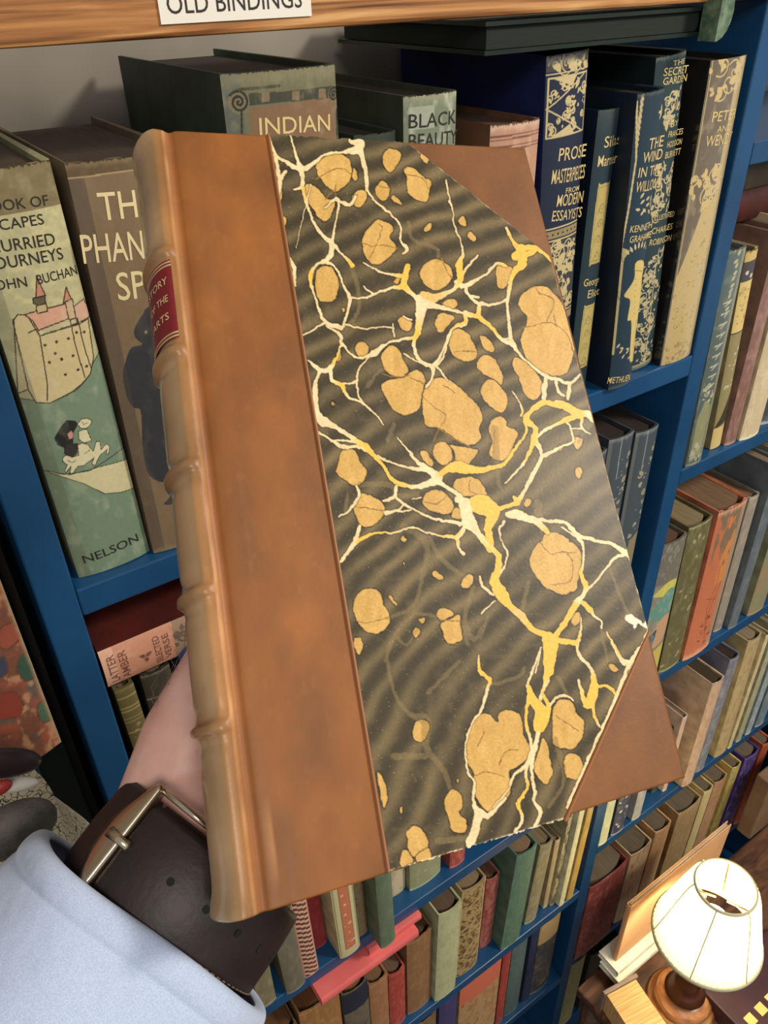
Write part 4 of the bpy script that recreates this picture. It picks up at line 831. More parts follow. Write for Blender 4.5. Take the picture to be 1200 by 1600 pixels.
# crackle glazed jar
j0 = P2(145, 1235, .86); jr = .085; jz = P2(120, 1262, .86)[2]*S+CAMZ
jar = empty('crackle_jar', (j0[0]*S-jr, .86*S-.068, .001)); tag(jar, 'cream crackle glazed jar with black cracks left of the bookcase', 'jar')
cm = bpy.data.materials.new('crackle_glaze'); cm.use_nodes = True; nt = cm.node_tree; N = nt.nodes; L = nt.links; b = N['Principled BSDF']
tc = N.new('ShaderNodeTexCoord'); nzn = N.new('ShaderNodeTexNoise'); nzn.inputs['Scale'].default_value = 90; nzn.inputs['Detail'].default_value = 4
mxv = N.new('ShaderNodeMixRGB'); mxv.inputs[0].default_value = .012; L.new(tc.outputs['Object'], mxv.inputs[1]); L.new(nzn.outputs['Color'], mxv.inputs[2]); L.new(tc.outputs['Object'], nzn.inputs['Vector'])
vr = N.new('ShaderNodeTexVoronoi'); vr.feature = 'DISTANCE_TO_EDGE'; vr.inputs['Scale'].default_value = 270; L.new(mxv.outputs[0], vr.inputs['Vector'])
cr = N.new('ShaderNodeValToRGB'); cr.color_ramp.elements[0].position = .02; cr.color_ramp.elements[0].color = L4((30, 28, 24)); cr.color_ramp.elements[1].position = .05; cr.color_ramp.elements[1].color = L4((240, 228, 196)); L.new(vr.outputs['Distance'], cr.inputs['Fac'])
n3 = N.new('ShaderNodeTexNoise'); n3.inputs['Scale'].default_value = 14; L.new(tc.outputs['Object'], n3.inputs['Vector']); cr2 = N.new('ShaderNodeValToRGB'); cr2.color_ramp.elements[0].position = .42; cr2.color_ramp.elements[1].position = .56; cr2.color_ramp.elements[0].color = L4((176, 172, 164)); cr2.color_ramp.elements[1].color = L4((255, 255, 255)); L.new(n3.outputs['Fac'], cr2.inputs['Fac'])
ml = N.new('ShaderNodeMixRGB'); ml.blend_type = 'MULTIPLY'; ml.inputs[0].default_value = .8; L.new(cr.outputs[0], ml.inputs[1]); L.new(cr2.outputs[0], ml.inputs[2]); L.new(ml.outputs[0], b.inputs['Base Color']); b.inputs['Roughness'].default_value = .4
bp = N.new('ShaderNodeBump'); bp.inputs['Strength'].default_value = .5; bp.inputs['Distance'].default_value = .001; L.new(cr.outputs[0], bp.inputs['Height']); L.new(bp.outputs[0], b.inputs['Normal'])
prj = [(0, 0), (.05, 0), (.055, .02), (.06, jz-.16), (.075, jz-.10), (jr-.002, jz-.05), (jr, jz-.02), (jr-.001, jz+.01), (jr-.006, jz+.04), (jr-.014, jz+.065), (jr-.02, jz+.085), (jr-.018, jz+.09), (0, jz+.091)]
lathe('body', prj, cm, jar, 96)

# small painted figure and grey relief on the jar, cut by the picture edge
def blobm(name, px, py, Y, r, sc3, m, par):
    q = None; best = 9
    for Y in np.arange(.45, 1.0, .004):            # where the jar's wall lies behind that point
        t = onY(px, py, Y); W3 = toW(t); rd = math.hypot(W3.x-jar.location.x, W3.y-jar.location.y); rj = float(np.interp(W3.z, [p[1] for p in prj[1:-1]], [p[0] for p in prj[1:-1]]))
        if abs(rd-rj) < best and rd < rj+.004 or q is None: best = abs(rd-rj); q = t
        if rd < rj: break
    R = []
    for j in range(1, 12):
        t = math.pi*j/12; R.append([(r*sc3[0]*math.sin(t)*math.cos(2*math.pi*i/20), r*sc3[1]*math.sin(t)*math.sin(2*math.pi*i/20), r*sc3[2]*math.cos(t)) for i in range(20)])
    o = MB().rings(R).build(name, m, par, True); o.location = toW(q)-par.location; return o
blobm('painted_figure', 8, 1192, .56, .0075, (1.7, .5, .8), mat('dark_enamel', (38, 28, 32), .4), jar).rotation_euler = (0, .6, 0)
blobm('white_band', 22, 1226, .56, .0052, (1.7, .5, .55), mat('white_enamel', (206, 204, 196), .35), jar).rotation_euler = (0, .5, 0)
blobm('red_band', -2, 1232, .56, .0045, (1, .5, .6), mat('red_enamel', (150, 46, 40), .4), jar)
blobm('grey_relief', 22, 1296, .56, .0125, (1.2, .6, .9), mat('grey_relief', (112, 108, 100), .7, col2=(70, 68, 64), scale=90, bump=.6), jar)
DG = mat('dark_gap_green', (14, 40, 38), .5, col2=(8, 26, 26), scale=8)  # near-black green standing in for the shade of the gap
cb_ = empty('dark_gap_box', toW((-.45, 1.15, FLOORZ))); tag(cb_, 'dark green box added to fill the dark gap left of the blue bookcase', 'dark_gap_box')  # added box, there only to darken the gap beside the upright
bevel(MB().box(-.30, .185, -.02, .10, .002, 1.56).build('body', DG, cb_), .002)
bevel(MB().box(-.28, .165, -.032, -.0202, .06, 1.5).build('dark_gap_front', DG, cb_), .002)
# ---------------------------------------------------------------- the held book
QP = np.array([(240, 203), (820, 232), (1070, 1215), (382, 1436)], float)
nr = [ray(*p) for p in QP]
l_ = np.linalg.solve(np.array([-nr[1], nr[2], -nr[3]]).T, -nr[0])
Q0 = nr[0]; Q1 = nr[1]*l_[0]; Q3 = nr[3]*l_[2]
HB = .215; kk = HB/np.linalg.norm(Q3-Q0); Q0, Q1, Q3 = Q0*kk, Q1*kk, Q3*kk
WB = float(np.linalg.norm(Q1-Q0)); U_ = (Q1-Q0)/WB; V_ = (Q3-Q0)/HB; N_ = np.cross(U_, V_); N_ /= np.linalg.norm(N_)
if N_[1] < 0: N_ = -N_
ORI = np.array([0, 0, CAMZ])
def BK(a, b, c=0): return Q0+U_*a+V_*b+N_*c+ORI            # metres: across, down, away from the reader
def BKn(A): A = np.asarray(A, float); return Q0+ORI+A[:, :1]*U_+A[:, 1:2]*V_+A[:, 2:3]*N_
def onB(px, py, c=0):                                       # photo point -> (a, b) on a plane parallel to the cover
    r = ray(px, py); s_ = np.linalg.solve(np.array([r, -U_, -V_]).T, Q0+N_*c); return s_[1], s_[2]
TB = .025
held = empty('book', tuple(BK(WB/2, HB, TB/2)))
tag(held, 'large old book held up in front, brown leather spine and corners, marbled paper sides', 'book')
HO = np.array(held.location)
def hmesh(name, A, F, m, smooth=True): return mesh(name, BKn(A)-HO, F, m, held, smooth)
bands = [onB(262, 392)[1], onB(285, 545)[1], onB(306, 724)[1], onB(330, 920)[1], onB(350, 1134)[1]]
prof = []                                                   # (a, c, weight of the raised bands)
for a in np.linspace(WB, .0085, 150): prof.append((a, 0, 0))
prof += [(.0064, .0001, 0), (.0056, .0005, 0), (.0050, .0009, 0), (.0042, .0010, 0), (.0034, .0006, 0), (.0026, .0001, .0), (.0018, -.0002, .12), (.0008, -.0001, .35)]
for ph in np.linspace(14, 166, 26):
    p = math.radians(ph); prof.append((.0014-.0062*math.sin(p), TB/2-(TB/2+.0006)*math.cos(p), min(1, math.sin(p)*1.6)))
prof += [(.0016, TB+.0004, 0), (.006, TB-.001, 0), (.009, TB, 0), (WB*.5, TB, 0), (WB, TB, 0)]
nb = 420; A = []
bs = np.linspace(0, HB, nb+1)
for b in bs:
    bump = sum(math.exp(-((b-x)/.0015)**4)*.0015 for x in bands)+.0009*math.exp(-(b/.003)**2)+.0012*math.exp(-((HB-b)/.004)**2)
    dip = sum(-.0004*math.exp(-((abs(b-x)-.0042)/.0014)**2) for x in bands)
    for i, (a, c, w_) in enumerate(prof):
        k0, k1 = prof[max(i-1, 0)], prof[min(i+1, len(prof)-1)]; ta, tc = k1[0]-k0[0], k1[1]-k0[1]; l = math.hypot(ta, tc)+1e-9
        na, nc = tc/l, -ta/l                      # outward
        if w_ > 0 and (a+na*.001) > a and a < 0: na, nc = -na, -nc
        if w_ > 0: na, nc = (a-.0014)/.0062, (c-TB/2)/(TB/2); ll = math.hypot(na, nc)+1e-9; na /= ll; nc /= ll
        wob = .00025*(vnoise(np.array([b*60.]), np.array([a*90+c*90]), 3)[0]-.5) if w_ > 0 or a < .012 else 0
        d = (bump+dip)*w_+wob; A.append((a+na*d, b, c+nc*d))
n = len(prof); F = [(j*n+i, (j+1)*n+i, (j+1)*n+i+1, j*n+i+1) for j in range(nb) for i in range(n-1)]
lea = bpy.data.materials.new('tan_calf_leather'); lea.use_nodes = True; nt = lea.node_tree; N = nt.nodes; L = nt.links; b = N['Principled BSDF']
at_ = N.new('ShaderNodeAttribute'); at_.attribute_name = 'ink'; tc = N.new('ShaderNodeTexCoord')
n1 = N.new('ShaderNodeTexNoise'); n1.inputs['Scale'].default_value = 26; n1.inputs['Detail'].default_value = 6; L.new(tc.outputs['Object'], n1.inputs['Vector'])
n2 = N.new('ShaderNodeTexNoise'); n2.inputs['Scale'].default_value = 700; n2.inputs['Detail'].default_value = 4; L.new(tc.outputs['Object'], n2.inputs['Vector'])
mr = N.new('ShaderNodeMapRange'); mr.inputs['From Min'].default_value = .3; mr.inputs['From Max'].default_value = .7; mr.inputs['To Min'].default_value = .82; mr.inputs['To Max'].default_value = 1.16; L.new(n1.outputs['Fac'], mr.inputs['Value'])
vm = N.new('ShaderNodeVectorMath'); vm.operation = 'SCALE'; L.new(at_.outputs['Color'], vm.inputs[0]); L.new(mr.outputs[0], vm.inputs['Scale']); L.new(vm.outputs[0], b.inputs['Base Color'])
rm = N.new('ShaderNodeMapRange'); rm.inputs['To Min'].default_value = .55; rm.inputs['To Max'].default_value = .2; L.new(at_.outputs['Alpha'], rm.inputs['Value']); L.new(rm.outputs[0], b.inputs['Roughness'])
bp = N.new('ShaderNodeBump'); bp.inputs['Strength'].default_value = .12; bp.inputs['Distance'].default_value = .0004; L.new(n2.outputs['Fac'], bp.inputs['Height']); L.new(bp.outputs[0], b.inputs['Normal'])
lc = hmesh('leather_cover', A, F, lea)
A_ = np.array(A); wts = np.tile(np.array([p[2] for p in prof]), nb+1); aa = A_[:, 0]; bbv = A_[:, 1]
C0 = np.tile(np.array([134., 80., 29.]), (len(A), 1)); sp_ = np.clip(wts*1.3, 0, 1)[:, None]
C0 = C0*(1-sp_)+np.array([172., 142., 106.])*sp_
bm = sum(np.exp(-((bbv-x)/.0026)**4) for x in bands)*(wts > .2); C0 += (np.array([132., 92., 56.])-C0)*(bm*.55)[:, None]
hg = np.exp(-((aa-.0046)/.0014)**2)*(wts == 0)*(A_[:, 2] < .01); C0 += (np.array([146., 88., 40.])-C0)*(hg*.8)[:, None]
cr_ = np.exp(-((aa-.0027)/.0006)**2)*(A_[:, 2] < .01)*(.4+.6*vnoise(bbv*160, aa*0, 2)); C0 += (np.array([206., 158., 108.])-C0)*(cr_*.75)[:, None]
nn = fbm(aa*90, bbv*60, 3, 4); C0 *= (1+(nn-.5)*.34)[:, None]
cr2_ = np.exp(-((aa-.0078-.0006*np.sin(bbv*70))/.00045)**2)*(A_[:, 2] < .01)*np.clip((bbv-.05)/.02, 0, 1)*np.clip((vnoise(bbv*55, aa*0, 9)-.35)*3, 0, 1); C0 += (np.array([196., 142., 90.])-C0)*(cr2_*.6)[:, None]
sc_ = np.clip((fbm(aa*420, bbv*300, 33, 3)-.68)*9, 0, 1); C0 += (np.array([176., 122., 74.])-C0)*(sc_*.12)[:, None]
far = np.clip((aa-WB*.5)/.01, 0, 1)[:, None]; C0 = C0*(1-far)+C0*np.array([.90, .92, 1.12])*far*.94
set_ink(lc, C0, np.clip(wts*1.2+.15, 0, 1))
so = lc.modifiers.new('thickness', 'SOLIDIFY'); so.thickness = .0024; so.offset = 1
# pages
pgm = mat('old_rag_pages', (196, 176, 138), .85, col2=(160, 138, 100), scale=60, detail=3)
def bbox_mesh(name, a0, a1, b0, b1, c0, c1, m):
    V = [(a, b, c) for c in (c0, c1) for b in (b0, b1) for a in (a0, a1)]
    return hmesh(name, V, [(0, 1, 3, 2), (4, 6, 7, 5), (0, 4, 5, 1), (2, 3, 7, 6), (0, 2, 6, 4), (1, 5, 7, 3)], m, False)
bbox_mesh('page_block', .004, WB-.003, .003, HB-.003, .0027, TB-.0027, pgm)
# red title label wrapped on the spine between the first two bands
def spine_pt(ph, b, o=0): p = math.radians(ph); return (.0014-(.0062+o)*math.sin(p), b, TB/2-(TB/2+.0006+o)*math.cos(p))
b0, b1 = bands[0]+.0032, bands[1]-.0032
LA = []; np_, nbb = 60, 120
for j in range(nbb+1):
    for i in range(np_+1): LA.append(spine_pt(9+162*i/np_, b0+(b1-b0)*j/nbb, .0004))
c = Canvas(np.tile(np.linspace(0, 40, np_+1), nbb+1), np.repeat(np.linspace(0, (b1-b0)*1000, nbb+1), np_+1), (120, 24, 30)); hmm = (b1-b0)*1000
for z in (.7, 1.7, hmm-.7, hmm-1.7): c.line([(0, z), (40, z)], .42, (232, 212, 160), 1)
F = [(j*(np_+1)+i, (j+1)*(np_+1)+i, (j+1)*(np_+1)+i+1, j*(np_+1)+i+1) for j in range(nbb) for i in range(np_)]
lab = hmesh('title_label', LA, F, attr_mat('red_morocco', .42, .3)); set_ink(lab, c.c, c.m)
V, F = text_mesh([('HISTORY', 0, hmm*.72, 2.5, 20, 0), ('OF THE', 0, hmm*.50, 2.3, 14, 0), ('CATS', 0, hmm*.28, 2.4, 13, 0)])
# reading direction runs towards the front hinge; angle 90 is the middle of the spine
V, F = text_mesh([('STORY', 0, hmm*.70, 2.2, 13, 0), ('OF THE', 0, hmm*.48, 2.1, 12, 0), ('ARTS', 0, hmm*.26, 2.1, 11, 0)])
mesh('lettering', BKn([spine_pt(52-x*4.6, b1-z/1000, .00055) for x, z in V])-HO, F, mat('label_gilt', (232, 206, 160), .4, .2), held)
# marbled paper side
st = .00020
PX = [(418, 209), (635, 221), (700, 272), (760, 320), (812, 362), (858, 399), (863, 412), (1013, 985), (880, 1281), (607, 1363)]
ga = np.arange(onB(418, 209)[0]-.001, WB+.0008, st); gb = np.arange(-.0006, HB+.0008, st)
GA, GB_ = np.meshgrid(ga, gb); sh = GA.shape; pts = np.stack([GA.ravel(), GB_.ravel(), np.full(GA.size, -.00035)], 1)
gx, gy = proj(BKn(pts))
warp = (fbm(gx/7, gy/7, 5, 3)-.5)*4; warp2 = (fbm(gx/7, gy/7, 25, 3)-.5)*4
c = Canvas(gx, gy, (62, 54, 37))
allI = np.arange(len(gx)); ins = c.inside(PX, allI)
de = c.dist(PX[:9], allI); dbot = c.dist([PX[8], PX[9]], allI); dl = c.dist([PX[9], PX[0]], allI)
keep = ins & (dbot > np.clip((vnoise(gx/3, gy/9, 7)-.45)*5, 0, 9)) & (c.dist(PX[:2], allI) > np.clip((vnoise(gx/5, gy/9, 8)-.4)*6, 0, 9))
c.x = gx+warp; c.z = gy+warp2
# wavy shading of the sprinkled ground
th = np.clip(.32+.55*(gy-250)/900, .3, .95)
ph = ((gx-650)*np.sin(th)+(gy-750)*np.cos(th))/37+1.2*fbm(gx/260, gy/260, 12, 2)+.55*fbm(gx/75, gy/75, 14, 2)
wv = .5+.5*np.sin(2*math.pi*ph); am = .35+.9*fbm(gx/90, gy/90, 41, 2)
c.blend(wv**1.3*np.clip(am, 0, 1)*.8, (134, 115, 79)); c.blend(np.clip((fbm(gx/16, gy/16, 51, 4)-.52)*3, 0, 1)*.4, (118, 102, 74)); c.blend(np.clip(np.exp(-((gx-870)**2+(gy-730)**2)/6500.), 0, 1)*.5, (122, 104, 72))
REG = {'A': (3.2, 400, 200), 'B': (3.2, 650, 200), 'C': (3.555, 450, 600), 'D': (3.4286, 700, 600), 'E': (2.069, 500, 1000)}
def T(r, s): k, ox, oy = REG[r]; return [(float(q.split(',')[0])/k+ox, float(q.split(',')[1])/k+oy) for q in s.split()]
GHOST = '''A 470,680,10 510,800,8 510,920,7 450,1000,7|A 760,470,8 790,560,6 900,600,8 910,660,5|A 560,1290,8 600,1230,6 640,1200,8|A 690,1480,8 660,1560,10
C 640,790,14 770,890,14 740,1100,8 690,1240,10 550,1300,8|C 790,870,10 860,980,9 980,1070,9|C 700,1270,9 830,1290,6|C 1030,1130,9 980,1300,8 1000,1440,9|C 690,1290,9 590,1400,8 540,1540,8|C 600,1400,6 660,1450,6 720,1360,5|C 1110,1290,6 1070,1410,7
C 400,560,12 560,560,14 600,600,10|C 320,700,10 330,620,8|C 600,620,10 720,620,10
D 430,1060,8 400,1200,10|D 870,1000,6 950,1200,6 990,1260,5|D 130,1110,8 90,1260,10 140,1370,10 200,1280,5|D 480,640,20 490,720,14 520,760,8|D 250,240,18 260,380,14 270,520,8 280,560,4|D 820,1310,5 860,1520,5|D 780,200,5 700,310,5
E 215,50,5 240,170,4 290,240,6 340,260,16 345,350,9 400,420,7 420,480,6|E 350,170,6 450,70,5|E 240,375,9 340,375,9|E 770,120,6 800,180,5|E 760,320,7 790,450,6 740,540,4|E 380,650,9 470,640,9|E 530,150,5 640,120,5 660,90,4'''
BLOB = '''A 300,190 340,145 400,125 455,145 478,195 475,250 440,295 400,320 365,300 325,260|A 235,300 265,278 310,300 335,330 350,350 395,365 385,420 350,468 310,445 285,405 245,355|A 487,200 500,215 512,250 495,265 480,240|A 482,345 510,312 550,318 550,360 520,398 490,380|A 632,165 645,115 680,105 720,120 718,160 680,218 645,205|A 597,310 625,265 665,295 660,345 640,368 605,345|A 675,350 690,338 728,378 715,385 680,365|A 740,205 775,195 800,210 830,240 875,270 862,335 855,365 800,360 760,320 752,250|A 825,130 850,130 865,160 850,180 828,155
A 530,560 555,510 590,470 620,458 670,480 690,510 668,545 700,590 690,625 610,685 560,660 535,620|A 300,730 330,690 375,695 400,730 415,790 400,850 360,870 315,860 298,810|A 815,730 850,680 900,655 940,670 975,700 985,745 950,790 900,815 850,790|A 840,505 860,480 882,478 870,505 850,522|A 1012,465 1035,438 1055,480 1035,492|A 1055,540 1075,515 1100,550 1085,567|A 690,770 705,742 722,745 715,772 700,780|A 430,905 440,898 445,915 435,922
A 708,965 730,943 765,950 782,985 765,1015 730,1005|A 893,975 910,935 950,928 990,945 970,975 930,1018 905,1010|A 930,880 960,855 1000,858 1005,890 975,905|A 495,1100 510,1075 545,1070 563,1100 545,1140 515,1148|A 630,1130 660,1092 710,1100 735,1150 762,1205 740,1238 690,1240 650,1215 632,1180|A 630,1280 680,1255 740,1245 780,1212 820,1215 845,1260 830,1340 815,1400 760,1435 700,1420 660,1370 635,1320
A 128,440 150,450 150,480 135,492|A 398,1130 415,1115 425,1140 408,1170|A 372,1380 385,1365 398,1380 385,1392|A 105,325 130,310 128,365 115,360|B 400,700 420,684 475,692 488,725 465,780 430,808 405,780
B 512,870 540,820 600,790 660,800 700,840 740,890 770,960 780,1040 795,1100 785,1120 775,1180 745,1230 690,1240 610,1210 560,1160 528,1090 525,1040 550,990 555,940 525,910|B 165,1070 180,1020 215,1003 255,1020 280,1060 305,1110 300,1150 250,1170 195,1145 170,1110|B 318,1045 350,1045 385,1080 385,1118 345,1105|B 302,1180 340,1135 390,1150 420,1200 435,1250 425,1285 370,1250 325,1220
B 480,1170 505,1145 550,1170 600,1220 630,1270 625,1330 585,1360 540,1320 515,1250 490,1210|B 325,1300 360,1258 410,1280 450,1330 455,1390 425,1422 370,1395 330,1345|B 30,1370 40,1310 80,1260 150,1250 210,1290 260,1340 310,1390 335,1450 315,1500 325,1550 270,1588 210,1560 150,1520 110,1500 50,1490 35,1440
C 270,470 285,420 300,370 350,360 380,375 395,420 435,480 425,530 380,570 320,535 275,500|C 365,680 390,620 430,612 500,640 540,690 520,750 470,785 410,790 380,740|C 745,660 760,615 800,590 850,595 900,630 920,690 890,722 830,715 770,695|C 905,730 930,685 965,705 970,745 930,750|C 735,375 765,370 795,410 812,440 795,458 755,430|C 805,370 825,330 870,325 905,360 912,410 890,445 840,440 812,405|C 900,340 990,350 1055,368 1040,400 1000,450 960,455 930,430 925,380|C 915,570 940,530 1000,515 1060,530 1095,580 1100,620 1020,620 960,620
C 365,1220 400,1150 470,1135 510,1160 530,1220 565,1290 550,1350 500,1385 430,1370 375,1300|C 365,1420 400,1410 415,1440 400,1500 370,1470|C 630,850 645,842 657,865 640,882 630,870|C 800,1050 820,1038 865,1070 850,1088 815,1078|C 960,1110 985,1065 1020,1060 1030,1085 1010,1130 975,1135|C 825,1275 850,1248 900,1255 915,1280 870,1310 845,1312|C 850,1330 900,1305 950,1280 958,1330 970,1410 930,1440 880,1435 860,1380|C 697,1370 715,1350 733,1370 715,1410 700,1400|C 555,1180 570,1178 608,1225 600,1235 565,1200|C 240,100 255,100 252,120 243,115|C 725,1305 760,1300 755,1325 740,1325|C 640,990 650,990 648,1008 641,1005
D 218,250 240,190 280,172 315,195 320,225 360,240 375,275 350,330 330,380 290,412 240,400 220,370 235,310|D 405,640 425,608 443,620 440,650 420,658|D 682,470 690,448 712,450 718,480 705,507 688,495|D 438,940 460,880 500,840 520,800 580,795 640,830 700,880 718,930 710,990 695,1060 690,1100 620,1128 560,1110 510,1080 480,1040 445,990|D 670,320 680,285 720,295 715,330 690,350|D 588,340 600,325 612,350 595,358|D 660,1265 680,1225 708,1228 705,1270 680,1298|D 860,1510 885,1500 912,1530 890,1543
E 470,340 480,290 510,245 545,238 575,265 580,235 620,228 650,250 660,310 680,350 670,385 640,410 612,430 618,490 580,530 550,555 510,520 495,470 498,430 475,395|E 750,300 755,220 775,192 815,200 830,235 853,265 845,320 820,350 790,352 760,340|E 790,380 810,365 840,375 850,410 835,450 800,445 788,415|E 690,410 705,360 720,318 735,340 745,395 752,430 735,465 710,455|E 298,300 310,262 345,260 353,285 335,325 310,328|E 402,515 425,483 455,500 460,540 450,560 475,590 465,622 430,620 415,570 405,545
E 280,625 300,600 330,610 350,660 330,700 290,695 285,650|E 310,700 350,672 357,710 320,720|E 185,430 205,450 218,500 208,545 195,500|E 262,690 280,680 300,715 262,730|E 440,450 448,448 446,462 441,460|E 258,545 266,540 268,556 260,560'''
